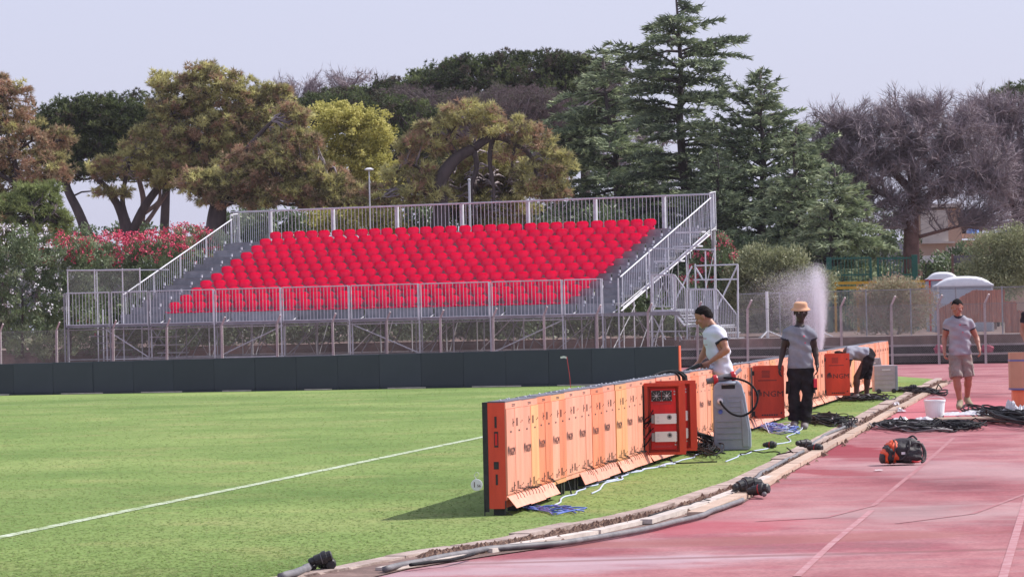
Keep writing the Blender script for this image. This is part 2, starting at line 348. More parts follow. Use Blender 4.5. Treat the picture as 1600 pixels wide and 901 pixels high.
# ---------------------------------------------------------------- kerb: worn concrete edging, dirt channel, timber planks
def offs(pts, d, z=0):
    out = []
    for i, p in enumerate(pts):
        q = pts[min(i+1, len(pts)-1)]-pts[max(i-1, 0)]; n = Vector((q.y, -q.x, 0)).normalized()
        out.append(Vector((p.x+n.x*d, p.y+n.y*d, z)))
    return out
def band(A, B, z0, z1, mat, name, parent=None, wob=0):
    b_ = MB(); n = len(A); vs = []
    for a, c in zip(A, B):
        e = random.uniform(-wob, wob); vs += [(a.x, a.y, z0), (a.x+e, a.y, z1+e*.3), (c.x+e, c.y, z1+e*.3), (c.x, c.y, z0)]
    fs = []
    for i in range(n-1):
        for k in range(3): fs.append((i*4+k, i*4+k+1, (i+1)*4+k+1, (i+1)*4+k))
    fs += [(0, 1, 2, 3), ((n-1)*4+3, (n-1)*4+2, (n-1)*4+1, (n-1)*4)]
    return b_.add(vs, fs).build(name, mat, parent)
Id = dens(Ig, 6)
edging = thing('kerb_edging', 'worn concrete kerb with chipped segments between the grass and the red running track', 'kerb')
seg = []; cur = [Id[0]]; acc = 0; k = 0
for p in Id[1:]:
    acc += (p-cur[-1]).length; cur.append(p)
    if acc > 1.0:
        a = offs(cur, random.uniform(-.03,.01)); c = offs(cur, random.uniform(.12,.155)); g = (a[-1]-a[0]).normalized()*.012
        a[0] += g; c[0] += g; band(a, c, -.03, .022+random.uniform(-.014, .012), M['concrete'], 'kerb_stone', edging, .018); cur = [p]; acc = 0
ch = offs(Id, .17); n_ = len(ch)
M['channel'] = pm('channel_dirt', (.23,.15,.13), (.10,.06,.05), 3.5, .95, bump=.8, bscale=20, c3=(.17,.105,.09))
Od = dens(Og, 6)
struct(MB().add([(p.x, p.y, -.004) for p in Id+Od[::-1]], [tuple(range(len(Id)+len(Od)))]).build('kerb_channel', M['channel']))
planks = thing('timber_edging', 'line of pale wooden planks laid end to end along the red track edge', 'planks')
def plank_line(pts, w, th, z, L0, mat, nm='plank', par=planks):
    D = dens(pts, 10); cur = [D[0]]; acc = 0
    for p in D[1:]:
        acc += (p-cur[-1]).length; cur.append(p)
        if acc > L0:
            a, c = cur[0], cur[-1]; d = (c-a).normalized(); nn = Vector((d.y, -d.x, 0)); L_ = (c-a).length-.02
            T = Matrix.Translation(a+Vector((0, 0, z+random.uniform(0, .006)))) @ Matrix(((d.x, nn.x, 0, 0), (d.y, nn.y, 0, 0), (0, 0, 1, 0), (0, 0, 0, 1))) @ Matrix.Rotation(random.uniform(-.006, .006), 4, 'Z')
            b_ = MB().box(0, L_, -w/2, w/2, 0, th); o = b_.build(nm, mat, par); o.matrix_local = T; cur = [p]; acc = 0
plank_line(offs(Og[6:], -.07), .13, .04, -.01, 2.6, M['wood'])
plank_line(offs([G(1010,818),G(1100,790),G(1150,772),G(1200,750),G(1210,742)], 0), .09, .035, 0, 2.2, M['wood_pale'])
plank_line(offs([G(760,862),G(880,842),G(1000,820),G(1130,782),G(1165,772)], .0), .09, .03, -.008, 1.9, M['wood_pale'])
plank_line(offs([G(600,890),G(700,872),G(760,862)], .0), .12, .02, -.008, 1.2, M['wood_pale'])
# crumbs, stones and dead leaves lying in the channel
bm_ = MB()
for i in range(2600):
    k = random.random()**1.4; t_ = .25+.73*random.random(); a = Id[int(t_*(len(Id)-1))]; dd = random.uniform(.18, .34)+(.15 if random.random() < .12 else 0)
    q = Id[min(int(t_*(len(Id)-1))+1, len(Id)-1)]-a; nn = Vector((q.y, -q.x, 0)).normalized() if q.length > 0 else Vector((1,0,0))
    c = a+q*random.random()+nn*dd; s_ = random.uniform(.010, .050); h_ = s_*random.uniform(.3, .9)
    an_ = [random.uniform(.6, 1.3)*s_ for _ in range(4)]; ro = random.random()*PI
    vs = [(c.x+math.cos(ro+j*PI/2)*an_[j], c.y+math.sin(ro+j*PI/2)*an_[j], -.006) for j in range(4)]+[(c.x+random.uniform(-.3,.3)*s_, c.y, h_)]
    bm_.add(vs, [(0,1,4),(1,2,4),(2,3,4),(3,0,4)])
bm_.build('channel_debris', M['litter'], kind='stuff')
# raised bank behind the terrace and the stand
BANK = [(-90,150),(-9,130.5),(7.2,122.5),(9.2,113),(4.9,108.8),(5.2,108.0),(14.9,102.4),(60,78),(300,78),(300,420),(-300,420),(-300,150)]
bk = MB(); n = len(BANK); bk.add([(x, y, .80) for x, y in BANK]+[(x, y, -.05) for x, y in BANK], [tuple(range(n))]+[(i, i+n, (i+1) % n+n, (i+1) % n) for i in range(n)])
struct(bk.build('earth_bank', M['earthbank']))
# ================================================================ FENCE, TERRACE, BLACK SCREEN WALL
def fY(px): return 118-17*px/1600
fpx = [0.5,88,176.5,260,347,433,520.5,604,689,770,851.7,933,1012.7,1090,1168,1241,1315,1394,1467,1540,1612]
FB = [P(x, 540, fY(x)) for x in fpx]
fence = thing('chain_link_fence', 'grey chain-link fence on leaning-topped concrete posts in front of the stand and terrace', 'fence', (0,0,0))
for i, p in enumerate(FB):
    ht = 1.70+.20*min(1, fpx[i]/1200)
    b_ = MB().box(-.035,.035,-.035,.035,-.1,ht-.2); b_.tube([(0,0,ht-.21),(.13,-.10,ht+.06)], .036, 4)
    o = b_.build('fence_post', M['post'], fence); o.location = (p.x, p.y, 0); o.rotation_euler = (random.uniform(-.012,.012), random.uniform(-.015,.015), -.1)
def chainlink(A, B, z0, z1, cell=.062, r=.0025):
    """one chain-link run from A to B: two sets of crossing wires"""
    Vs = []; Fs = []; L_ = (B-A).length; u = (B-A)/L_; H = z1-z0; nn = Vector((-u.y, u.x, 0)); k = 0
    for sgn in (1, -1):
        s0 = -H
        while s0 < L_+H:
            a = s0; bq = s0+sgn*H; ta, tb = 0.0, 1.0
            lo, hi = (a, bq)
            if bq != a:
                t1, t2 = (0-a)/(bq-a), (L_-a)/(bq-a); t1, t2 = min(t1, t2), max(t1, t2); ta, tb = max(0, t1), min(1, t2)
            if tb > ta+1e-3:
                p = A+u*(a+(bq-a)*ta); q = A+u*(a+(bq-a)*tb); p = Vector((p.x, p.y, z0+H*ta)); q = Vector((q.x, q.y, z0+H*tb))
                d = (q-p).normalized(); e = d.cross(nn)*r; f = nn*r
                for c in (p, q): Vs += [c+e, c-e*.5+f, c-e*.5-f]
                for j in range(3): j2 = (j+1) % 3; Fs.append((k+j, k+j2, k+3+j2, k+3+j))
                k += 6
            s0 += cell
    return np.array([tuple(v) for v in Vs]), np.array(Fs)
for i in range(len(FB)-1):
    A, B = Vector((FB[i].x, FB[i].y-.04, 0)), Vector((FB[i+1].x, FB[i+1].y-.04, 0)); zt = 1.50+.20*min(1, fpx[i]/1200)
    V_, F_ = chainlink(A, B, .05, zt); npmesh('wire_mesh', V_, F_, M['net'], fence)
    MB().tube([A+Vector((0,0,zt)), A.lerp(B,.5)+Vector((0,0,zt-.012)), B+Vector((0,0,zt))], .006, 4).build('tension_wire', M['net'], fence); MB().tube([A+Vector((0,0,zt*.5)), B+Vector((0,0,zt*.5))], .003, 3).build('tension_wire', M['net'], fence)
# terrace of three dark steps behind the fence on the right
T0, T1 = Vector((4.6, 107.7, 0)), Vector((24, 96.3, 0)); ta = math.atan2(T1.y-T0.y, T1.x-T0.x); TL = (T1-T0).length
terr = thing('terrace_steps', 'three dark concrete terrace steps behind the chain-link fence on the right', 'terrace', T0, ta)
xs = 0
while xs < TL:
    Ls = random.uniform(3.0, 4.2)
    for k in range(3):
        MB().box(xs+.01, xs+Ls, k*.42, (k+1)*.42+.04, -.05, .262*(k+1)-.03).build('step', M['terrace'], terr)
        MB().box(xs+.012, xs+Ls-.004, k*.42-.03, (k+1)*.42-.035, .262*(k+1)-.028, .262*(k+1)+.026).build('step_edge', M['terrace_edge_sunlit'], terr)
    xs += Ls
# black LED boards along the goal line (their screen faces look at the field)
W0, W1 = G(-40, 618), G(1061, 599.5); wl = (W1-W0).length; wa = math.atan2(W1.y-W0.y, W1.x-W0.x)
bw = thing('led_board_wall', 'long low wall of black screen panels along the far edge of the grass', 'advertising boards', W0, wa)
nm_ = 17; mw = wl/nm_
for i in range(nm_):
    hh = .745+.105*i/(nm_-1); z0 = .045+random.uniform(-.006,.006)
    c = thing('x', '', '') if False else None
    bb = MB().box(.0015, mw-.0015, 0, .11, z0, hh+random.uniform(-.003,.003)); o = bb.build('screen_panel', M['black_face'], bw, bevel=.006); o.location = (i*mw, random.uniform(-.006,.006), 0)
    f_ = MB().box(.01, mw-.01, .012, .10, 0, z0-.001).build('base_strip', M['black_face'], bw); f_.location = (i*mw, .0, 0)
for i in range(0, nm_, 2):
    MB().box(.2, mw*random.uniform(.8,1.6), -.02, -.005, .003, .03).build('bottom_flap', M['wood_pale'], bw).location = (i*mw, 0, 0)
MB().box(0, .025, -.004, .16, .03, .868).build('end_plate', pm('orange_end_plate', (.80,.13,.06), (.7,.10,.05), 3, .4), bw).location = (wl, 0, 0)
# ================================================================ GRANDSTAND
SO = Vector((-11.45, 120, 0)); STH = .457
stand = thing('grandstand', 'temporary scaffold grandstand full of bright red plastic seats behind the grass', 'grandstand', SO, -STH)
SU = Vector((math.cos(STH), -math.sin(STH), 0)); SV = Vector((math.sin(STH), math.cos(STH), 0))
def SY(px, py, yl):
    v = ray(px, py); c = Vector((0, 0, HC)); t = ((SO+SV*yl)-c).dot(SV)/v.dot(SV); q = c+v*t-SO; return q.dot(SU), q.z
RP, RR, ZS = .68, .243, 1.985       # row pitch, row rise, first step height
# seat shell
def seat_mesh():
    V_, F_ = [], []; nx = 7; W_ = .226
    prof = [(-.34, .03, .86), (-.20, .0, 1.0), (-.07, .012, .80), (-.02, .05, .62), (.0, .125, .60), (.008, .155, .84), (.022, .20, .99), (.024, .31, 1.0), (.018, .352, .93), (.006, .375, .80)]   # y, z, width factor
    for (y, z, wf) in prof:
        for i in range(nx):
            s = -1+2*i/(nx-1); cv = .085*s*s
            V_.append((s*W_*wf, y-(cv if z > .1 else 0), z+(.035*s*s if z < .06 else -.03*s**4*(1 if z > .3 else .1))))
    n0 = len(V_); V_ += [(x, y+(.02 if z > .1 else 0), z-(.02 if z <= .1 else 0)) for x, y, z in V_]
    R_n = len(prof)
    for r in range(R_n-1):
        for i in range(nx-1):
            a = r*nx+i; F_.append((a, a+1, a+nx+1, a+nx)); F_.append((n0+a, n0+a+nx, n0+a+nx+1, n0+a+1))
    for r in range(R_n-1):
        for i in (0, nx-1): a = r*nx+i; F_.append((a, a+nx, n0+a+nx, n0+a))
    for i in range(nx-1):
        F_.append((i, n0+i, n0+i+1, i+1)); a = (R_n-1)*nx+i; F_.append((a, a+1, n0+a+1, n0+a))
    return V_, F_
sV, sF = seat_mesh(); seat_me = None
seatx = [.25+.488*k+.048*(k//5) for k in range(30)]
# 11 rows x 30 seats = 330: the ten nearest rows singly, the last row as one part
def seat_off(r): return ((r*3) % 5)
for r in range(11):
    if r < 10:
        for k in range(30):
            x = .25+.487*k+.055*((k+seat_off(r))//5)-.02
            if seat_me is None:
                o = MB().add(sV, sF).build('seat', M['seat'], stand, smooth=True); seat_me = o.data
            else: o = link('seat', seat_me, stand)
            o.location = (x+(r%3-1)*.02, r*RP+random.uniform(-.008,.008), ZS+r*RR); o.rotation_euler = (random.uniform(-.02,.02), random.uniform(-.012,.012), random.uniform(-.03,.03))
    else:
        b_ = MB()
        for k in range(30):
            x = .25+.487*k+.055*((k+seat_off(r))//5)-.02; b_.add([(vx+x, vy+r*RP, vz+ZS+r*RR) for vx, vy, vz in sV], sF)
        b_.build('back_row_seats', M['seat'], stand, smooth=True, kind='stuff')
BX = [-2.45+2.52*i for i in range(9)]; BX = [-3.3, -2.45+.0]+[.05+2.53*i for i in range(7)]+[16.6]   # bay lines
bays = [-1.7]+[.05+2.53*i for i in range(7)]+[16.6]
for r in range(11):
    y0 = -.46+RP*r; z = ZS+RR*r
    for a, c in zip(bays[:-1], bays[1:]):
        b_ = MB().box(a+.01, c-.01, y0, y0+RP-.03, z-.035, z-.002)
        b_.box(a+.02, c-.02, y0-.002, y0+.016, z-.27 if r else z-.31, z-.04)
        b_.build('deck_board', M['deck'], stand)
    for xe in (-1.62, -.55, 16.5, 15.5):
        MB().box(xe-.03, xe+.03, y0-.03, y0+RP, z-.085, z-.037).box(xe-.025, xe+.025, y0+.02, y0+.06, z-.002, z+.09).build('bracket', M['galv'], stand)
# front walkway
wx = -3.3
for i, (a, c) in enumerate(zip([-3.3,-1.7]+bays[1:], [-1.7]+bays[1:]+[19.2])):
    if c-a < .1: continue
    MB().box(a+.005, c-.005, -1.4, -.48, 1.62, 1.66).box(a+.01, c-.01, -1.43, -1.402, 1.56, 1.675).build('walkway_board', M['deck'], stand)
# back platform
for a, c in zip(bays[:-1], bays[1:]): MB().box(a+.005, c-.005, -.46+RP*11, 7.75, 4.42, 4.46).build('walkway_board', M['deck'], stand)
def rail_panel(p, q, h, name='railing_panel', n=None, lift=.06, r=.011, posts=True, wmesh=False):
    """p,q: bottom corners (local); slanted if z differs. Frame is the part, bars one sub-part"""
    p, q = Vector(p), Vector(q); up = Vector((0, 0, 1)); b_ = MB()
    b_.tube([p+up*lift, q+up*lift], .016, 5).tube([p+up*h, q+up*h], .021, 6)
    for c in (p, q): b_.tube([c, c+up*h], .017, 5)
    f = b_.build(name, M['galv'], stand)
    bb = MB(); L_ = (Vector((q.x-p.x, q.y-p.y, 0))).length; n = n or max(2, int(L_/.125))
    for i in range(1, n): c = p.lerp(q, i/n); bb.tube([c+up*lift, c+up*h], r, 4, cap=False)
    g = bb.build('bars', M['galv'], f, kind='stuff'); return f
# front rail
fr = [-3.25,-1.45,.05]+[.05+2.53*i for i in range(1,7)]+[16.6]
for a, c in zip(fr[:-1], fr[1:]): rail_panel((a+.06,-1.44,1.60), (c-.06,-1.44,1.60), 1.13)
for x in fr+[17.15]: MB().tube([(x,-1.47,0),(x,-1.47,2.74)], .026, 6).build('scaffold_post', M['galv_dark'] if x < 1 else M['galv'], stand)
# back rail with heavy posts
br = [-2.0]+[-.49+2.54*i for i in range(7)]+[16.5]
for a, c in zip(br[:-1], br[1:]):
    rail_panel((a+.04,7.6,4.25), (c-.04,7.6,4.25), 1.30, n=17)
for x in br[1:]: MB().box(x-.05,x+.05,7.64,7.72,3.6,5.58).build('rail_post', M['galv'], stand)
MB().tube([(-2.1,7.6,5.57),(16.6,7.6,5.57)], .025, 6).build('handrail', M['galv'], stand)
# side rails going up the stairs
for xs_, yA, zA, yB, zB in ((-1.75, 0.0, 2.70, 7.0, 5.25), (16.65, -.05, 2.84, 7.1, 5.38)):
    segs = 4
    for i in range(segs):
        ya, yb = yA+(yB-yA)*i/segs, yA+(yB-yA)*(i+1)/segs; za, zb = zA+(zB-zA)*i/segs, zA+(zB-zA)*(i+1)/segs
        rail_panel((xs_, ya, za-1.08), (xs_, yb, zb-1.08), 1.08, n=13)
        MB().tube([(xs_+.03, yb, zb-1.35), (xs_+.03, yb, zb+.0)], .022, 6).build('rail_post', M['galv'], stand)
    MB().tube([(xs_, yA-.15, zA-.05), (xs_, yB+.1, zB+.04)], .024, 6).build('handrail', M['galv'], stand)
    MB().tube([(xs_, yA-.15, zA-1.12), (xs_, yB+.1, zB-1.13)], .028, 6).build('stringer', M['galv'], stand)
    rail_panel((xs_, yB, zB-1.1), (xs_, 7.6, zB-1.05), 1.3, n=5)
# scaffold below
for i, x in enumerate([-3.25]+bays):
    for j, y in enumerate((-1.3, .9, 3.1, 5.3, 7.6)):
        top = 1.6 if y < 0 else ZS+RR*max(0, (y+.46)/RP-1)-.05
        if x < -3 and j > 1: continue
        MB().tube([(x, y, -.02), (x, y, top)], .024, 5).build('scaffold_post', M['galv'] if (i+j) % 3 else M['galv_dark'], stand)
    if x > -3:
        for q0, q1, rr_ in (((-1.3,1.5),(7.6,ZS+RR*10.6-.1),.022),((-1.3,.42),(7.6,.42),.02),((-1.3,.2),(.9,1.9),.018),((.9,.2),(3.1,2.6),.018),((3.1,2.6),(5.3,.3),.018),((5.3,.3),(7.6,4.0),.018)):
            MB().tube([(x+.05,q0[0],q0[1]),(x+.05,q1[0],q1[1])], rr_, 5).build('scaffold_brace', M['galv_dark'], stand)
bl = [-3.25]+bays
for i, (a, c) in enumerate(zip(bl[:-1], bl[1:])):
    rows = [(-1.34,.50,.50,.021),(-1.34,1.5,1.5,.021),(3.06,.5,.5,.02),(7.62,.5,.5,.02),(3.06,2.3,2.3,.02),(7.64,.4,2.6,.018)]+[(3.02,.4,2.2,.018) if i % 2 else (3.02,2.2,.4,.018)]
    if i % 2 == 1: rows.append((-1.36,1.5,.5,.02) if i % 4 == 1 else (-1.36,.5,1.5,.02))
    for yy_, za, zb, rr_ in rows: MB().tube([(a,yy_,za),(c,yy_,zb)], rr_, 5).build('scaffold_ledger' if za == zb else 'scaffold_brace', M['galv'] if i % 2 else M['galv_dark'], stand)
# left landing: tall wire panel above the rail and stair seen below
b_ = MB()
for x in (-3.27,-2.2,-1.1,-.42): b_.tube([(x,-1.2,.0 if x in (-3.27,-1.1) else 2.5),(x,-1.2,3.52)], .022, 5)
b_.tube([(-3.27,-1.2,3.5),(-.42,-1.2,3.46)], .022, 5).tube([(-3.27,.6,3.5),(-.42,.6,3.46)], .02, 5).tube([(-3.27,-1.2,3.5),(-3.27,.6,3.5)], .02, 5).tube([(-3.27,.6,0),(-3.27,.6,3.5)], .022, 5)
lf = b_.build('landing_frame', M['galv'], stand)
V_, F_ = chainlink(Vector((-3.27,-1.2,0)), Vector((-.42,-1.2,0)), 2.68, 3.5, .06, .0035); npmesh('wire_mesh', V_, F_, M['net'], lf)
for k in range(6): MB().box(-3.2+k*.0,-1.9,-.2+k*.26,.04+k*.26,1.5-k*.24,1.53-k*.24).build('stair_tread', M['galv_dark'], stand)
for k in range(5): MB().box(-1.2,-.1,.2+k*.28,.46+k*.28,1.45-k*.27,1.49-k*.27).build('stair_tread', M['galv'], stand)
# right hand access stair, landing and scaffold tower
def sp(px, py, y=-1.4): x, z = SY(px, py, y); return Vector((x, y, z))
def spt(pl, r=.022, y=-1.4, name='scaffold_pole', m_='galv'):
    return MB().tube([sp(*p, y) for p in pl], r, 6).build(name, M[m_], stand)
rail_panel(sp(1018.5,482), sp(1054,482), 1.05, n=9); rail_panel(sp(1055,482.5), sp(1071,504), 1.05, n=5)
rail_panel(sp(1075,505), sp(1119,505.5), 1.06, n=14); rail_panel(sp(1121,506), sp(1152,545), 1.06, n=12)
rail_panel(sp(1018,482,.1), sp(1052,482,.1), 1.05, n=10); rail_panel(sp(1080,505,.1), sp(1116,505.5,.1), 1.06, n=13)
for pl in ([(1019,430),(1020,565)], [(1055,430),(1055.5,536)], [(1073,450),(1074,536)], [(1119,452),(1120,530)], [(1152.7,413),(1153.5,530)]): spt(pl, .026, name='scaffold_post')
for pl in ([(1014,388),(1116,390)], [(1086,415),(1153,413)], [(1084,437),(1153,436)]): spt(pl, .024, .3)
for pl in ([(1116.5,386),(1117,500)], [(1102,392),(1103,450)], [(1086,412),(1087,452)], [(1014,388),(1015,450)], [(1040,388),(1041,455)], [(1072,388),(1074,455)]): spt(pl, .022, .3, 'scaffold_post')
for pl in ([(1152.7,414),(1120,483)], [(1081,416),(1055,470)], [(1087,418),(1098,436)]): spt(pl, .026, .0)
for pl in ([(1106,366),(1004,453)],): spt(pl, .035, -.2, 'stringer')
for (x, y) in ((1094,385),(1066,408),(1099,363)): p = sp(x, y, 1.0); MB().box(p.x-.7,p.x+.2,.4,.75,p.z-.02,p.z+.03).build('stair_tread', M['galv'], stand)
p = sp(1018,484); q = sp(1054,484); MB().box(p.x, q.x, -1.4, .1, p.z-.10, p.z).build('landing', M['galv'], stand)
p = sp(1075,508); q = sp(1119,508); MB().box(p.x, q.x, -1.4, .1, p.z-.05, p.z).build('landing', M['galv'], stand)
A, B = sp(1048,482), sp(1070,509)
for y in (-1.38, -.2): MB().tube([(A.x,y,A.z),(B.x,y,B.z)], .045, 4).build('stringer', M['galv'], stand)
for k in range(6): c = A.lerp(B, (k+.5)/6); MB().box(c.x-.11,c.x+.11,-1.36,-.22,c.z,c.z+.03).build('stair_tread', M['galv'], stand)
A, B = sp(1119,508), sp(1150,550)
for k in range(5): c = A.lerp(B, (k+.5)/5); MB().box(c.x-.12,c.x+.12,-1.36,-.22,c.z,c.z+.03).build('stair_tread', M['galv'], stand)
for k in range(6): p = sp(1023,495+k*8); MB().box(p.x,p.x+.9,.2+k*.25,.45+k*.25,p.z-.02,p.z+.02).build('stair_tread', M['galv_dark'], stand)
for pl in ([(1013,518),(1073,517)], [(1013,550),(1074,549)], [(1018,490),(1040,530)], [(1040,492),(1018,540)], [(1060,520),(1074,545)]): spt(pl, .02, -1.3, 'scaffold_ledger')
# ================================================================ VEGETATION
def rdir(n):
    v = rng.normal(size=(n, 3)); return v/np.linalg.norm(v, axis=1, keepdims=True)
def blades(C, D, L, w, tone, curl=0.0):
    """one thin triangle per row: base at C, tip along D"""
    n = len(C); r = rdir(n); s = np.cross(D, r); s /= np.linalg.norm(s, axis=1, keepdims=True)+1e-9
    L = np.asarray(L).reshape(-1, 1); w = np.asarray(w).reshape(-1, 1)
    tip = C+D*L; tip[:, 2] -= curl*L[:, 0]
    V_ = np.stack([C-s*w, C+s*w, tip], 1).reshape(-1, 3)
    return V_, np.repeat(tone, 3)
def leaves(C, D, L, w, tone):
    """rhombic leaf: 2 triangles as one quad"""
    n = len(C); r = rdir(n); s = np.cross(D, r); s /= np.linalg.norm(s, axis=1, keepdims=True)+1e-9
    L = np.asarray(L).reshape(-1, 1)*np.ones((n, 1)); w = np.asarray(w).reshape(-1, 1)*np.ones((n, 1))
    V_ = np.stack([C, C+D*L*.45+s*w, C+D*L, C+D*L*.45-s*w], 1).reshape(-1, 3)
    return V_, np.repeat(tone, 4)
def in_lobe(n, r, skin=.33, low=-1.0):
    v = rdir(int(n*2.2)+8); v = v[v[:, 2] > low][:n]; q = rng.random(len(v))**skin
    return v*q[:, None]*np.array(r), v
def lobes_world(lobes, d):
    out = []
    for l in lobes:
        px, py, rx, ry = l[:4]; dz = l[4] if len(l) > 4 else 0; s = FPX/(d+dz)
        c = P(px, py, d+dz); rr = (rx/s, (l[5] if len(l) > 5 else max(rx, ry)*.75)/s, ry/s); out.append((np.array(c), rr))
    return out
def near_on(limbs, p):
    best = None; bd = 1e9
    for L_ in limbs:
        for q in L_[len(L_)//3:]:
            d = (Vector(q)-p).length + max(0, q[2]-p.z)*.6
            if d < bd: bd = d; best = Vector(q)
    return best
def limb_world(l, d):
    """[(px,py,width_px[,dz])...] -> points, radii"""
    s = FPX/d; pts = [P(a[0], a[1], d+(a[3] if len(a) > 3 else 0)) for a in l]; rr = [a[2]/2/s for a in l]
    P2, R2 = [], []
    for i in range(len(pts)-1):
        a, b_ = pts[max(i-1, 0)], pts[min(i+2, len(pts)-1)]
        for k in range(4):
            t = k/4; p0, p1, p2, p3 = a, pts[i], pts[i+1], b_
            q = .5*((2*p1)+(p2-p0)*t+(2*p0-5*p1+4*p2-p3)*t*t+(3*p1-p0-3*p2+p3)*t**3)
            P2.append(q); R2.append(rr[i]*(1-t)+rr[i+1]*t)
    P2.append(pts[-1]); R2.append(rr[-1])
    return P2, R2
def place(tree, arr): return arr-np.array(tree.location)
def puff_crown(tree, lobes_w, npuff, tufts, k, L, w, mat, limbs=None, rc=.33, wood=None, tbase=(.5, .18), updir=.5, nm='crown', low=-.75, brown=0.0, flat=.6, twigr=.02):
    """needle puffs on branch tips; returns nothing, builds crown + branch mesh"""
    vol = [r[0]*r[2] for _, r in lobes_w]; tot = sum(vol); Vs, Ts = [], []; bm_ = MB()
    for (c, r), v in zip(lobes_w, vol):
        n = max(3, int(npuff*v/tot)); off, dr = in_lobe(n, r, .30, low); PC = c+off
        for i in range(len(PC)):
            pc = PC[i]; out = dr[i]*np.array([1, 1, 1])+np.array([0, 0, updir]); out /= np.linalg.norm(out)
            rr = rc*rng.uniform(.6, 1.25); tt = tufts
            o2 = rdir(tt)*(rng.random((tt, 1))**.4)*rr*np.array([1, 1, flat]); TC = pc+o2
            bt = np.clip(rng.normal(tbase[0], tbase[1]), 0, 1)
            if rng.random() < brown: bt = rng.uniform(.0, .25)
            cc = np.repeat(TC, k, 0); dd = rdir(len(cc))+.75*out+.5*np.repeat(o2/rr, k, 0); dd /= np.linalg.norm(dd, axis=1, keepdims=True)
            tn = np.clip(np.repeat(bt+rng.normal(0, .10, tt), k)+rng.normal(0, .05, len(cc)), 0, 1)
            V_, T_ = blades(cc, dd, L*rng.uniform(.7, 1.2, len(cc)), w, tn); Vs.append(V_); Ts.append(T_)
            if limbs and wood is not None and rng.random() < .55:
                a = near_on(limbs, Vector(pc))
                if a is not None:
                    b_ = Vector(pc); m_ = a.lerp(b_, .5)+Vector((rng.normal(0, .25), rng.normal(0, .25), rng.normal(-.1, .2)))*min(1, (b_-a).length*.35)
                    q1 = a.lerp(m_, .5)+Vector((0, 0, .1)); bm_.tube([a, q1, m_, m_.lerp(b_, .5)+Vector((0,0,-.05)), b_], [twigr*2.4, twigr*2, twigr*1.5, twigr*1.1, twigr*.5], 4, cap=False)
    V_ = np.concatenate(Vs); T_ = np.concatenate(Ts)
    npmesh(nm, place(tree, V_), np.arange(len(V_)).reshape(-1, 3), mat, tree, tone=T_, kind='stuff')
    if bm_.n:
        lc = tree.location; bm_.v = [(x-lc.x, y-lc.y, z-lc.z) for x, y, z in bm_.v]; bm_.build('branches', wood, tree, smooth=True, kind='stuff')
def limb_obj(tree, pts, rad, mat, nm='limb', n=8):
    lc = tree.location; return MB().tube([p-lc for p in pts], rad, n).build(nm, mat, tree, smooth=True)
def pine(name, label, base, d, limbs, lobes, npuff, mat, wood, **kw):
    b = P(base[0], base[1], d); b.z = .8; t = thing(name, label, 'tree', b, group=kw.pop('group', None)); LW = []
    for i, l in enumerate(limbs):
        pts, rad = limb_world(l, d)
        if i == 0 and pts[0].z > .8: pts = [Vector((pts[0].x, pts[0].y, .75))]+pts; rad = [rad[0]*1.1]+rad
        LW.append(pts); limb_obj(t, pts, rad, wood, 'trunk' if i == 0 else 'limb')
    puff_crown(t, lobes_world(lobes, d), npuff, kw.pop('tufts', 15), kw.pop('k', 9), kw.pop('L', .22), kw.pop('w', .021), mat, LW, wood=kw.pop('wood2', wood), **kw)
    return t
M['needle_dark'] = leafmat('dark_pine_needles', [(0, (.15,.115,.095)), (.25, (.065,.080,.045)), (.6, (.11,.145,.058)), (1, (.27,.31,.13))], trans=.18)
M['needle_brown'] = leafmat('browning_pine_needles', [(0, (.46,.28,.19)), (.2, (.46,.34,.22)), (.38, (.20,.19,.10)), (.56, (.42,.39,.17)), (.76, (.57,.54,.24)), (1, (.76,.73,.35))], trans=.28)
M['needle_green'] = leafmat('light_pine_needles', [(0, (.30,.19,.12)), (.3, (.23,.23,.10)), (.6, (.22,.27,.10)), (1, (.32,.37,.15))], trans=.25)
M['dead_foliage'] = leafmat('grey_dead_needles', [(0, (.19,.14,.145)), (.5, (.155,.13,.125)), (1, (.17,.17,.11))], trans=.15)
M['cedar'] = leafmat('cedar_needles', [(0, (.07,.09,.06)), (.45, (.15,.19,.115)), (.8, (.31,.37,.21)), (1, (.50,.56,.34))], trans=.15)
M['poplar'] = leafmat('yellow_green_leaves', [(0, (.28,.27,.07)), (.5, (.50,.47,.14)), (1, (.74,.68,.26))], trans=.4, spec=.3)
M['oleander'] = leafmat('oleander_leaves', [(0, (.07,.10,.045)), (.5, (.17,.23,.11)), (.85, (.30,.37,.20)), (1, (.48,.53,.35))], rough=.45, trans=.2, spec=.4)
M['shrub'] = leafmat('shrub_leaves', [(0, (.16,.17,.09)), (.5, (.30,.32,.17)), (1, (.48,.49,.30))], rough=.5, trans=.25, spec=.3)
M['dry'] = leafmat('dry_shrub_leaves', [(0, (.42,.26,.19)), (.3, (.40,.31,.22)), (.7, (.32,.31,.19)), (1, (.46,.44,.30))], trans=.25)
M['petal_red'] = pm('crimson_petals', (.78,.10,.19), (.64,.06,.13), 9, .6)
M['petal_white'] = pm('white_petals', (.78,.76,.78), (.66,.64,.68), 9, .6)
M['far_leaf_hazed'] = leafmat('hazed_far_wood_leaves', [(0, (.19,.17,.20)), (.5, (.22,.21,.25)), (1, (.24,.25,.25))], trans=.1)  # purple-grey distance haze put into the leaf colour
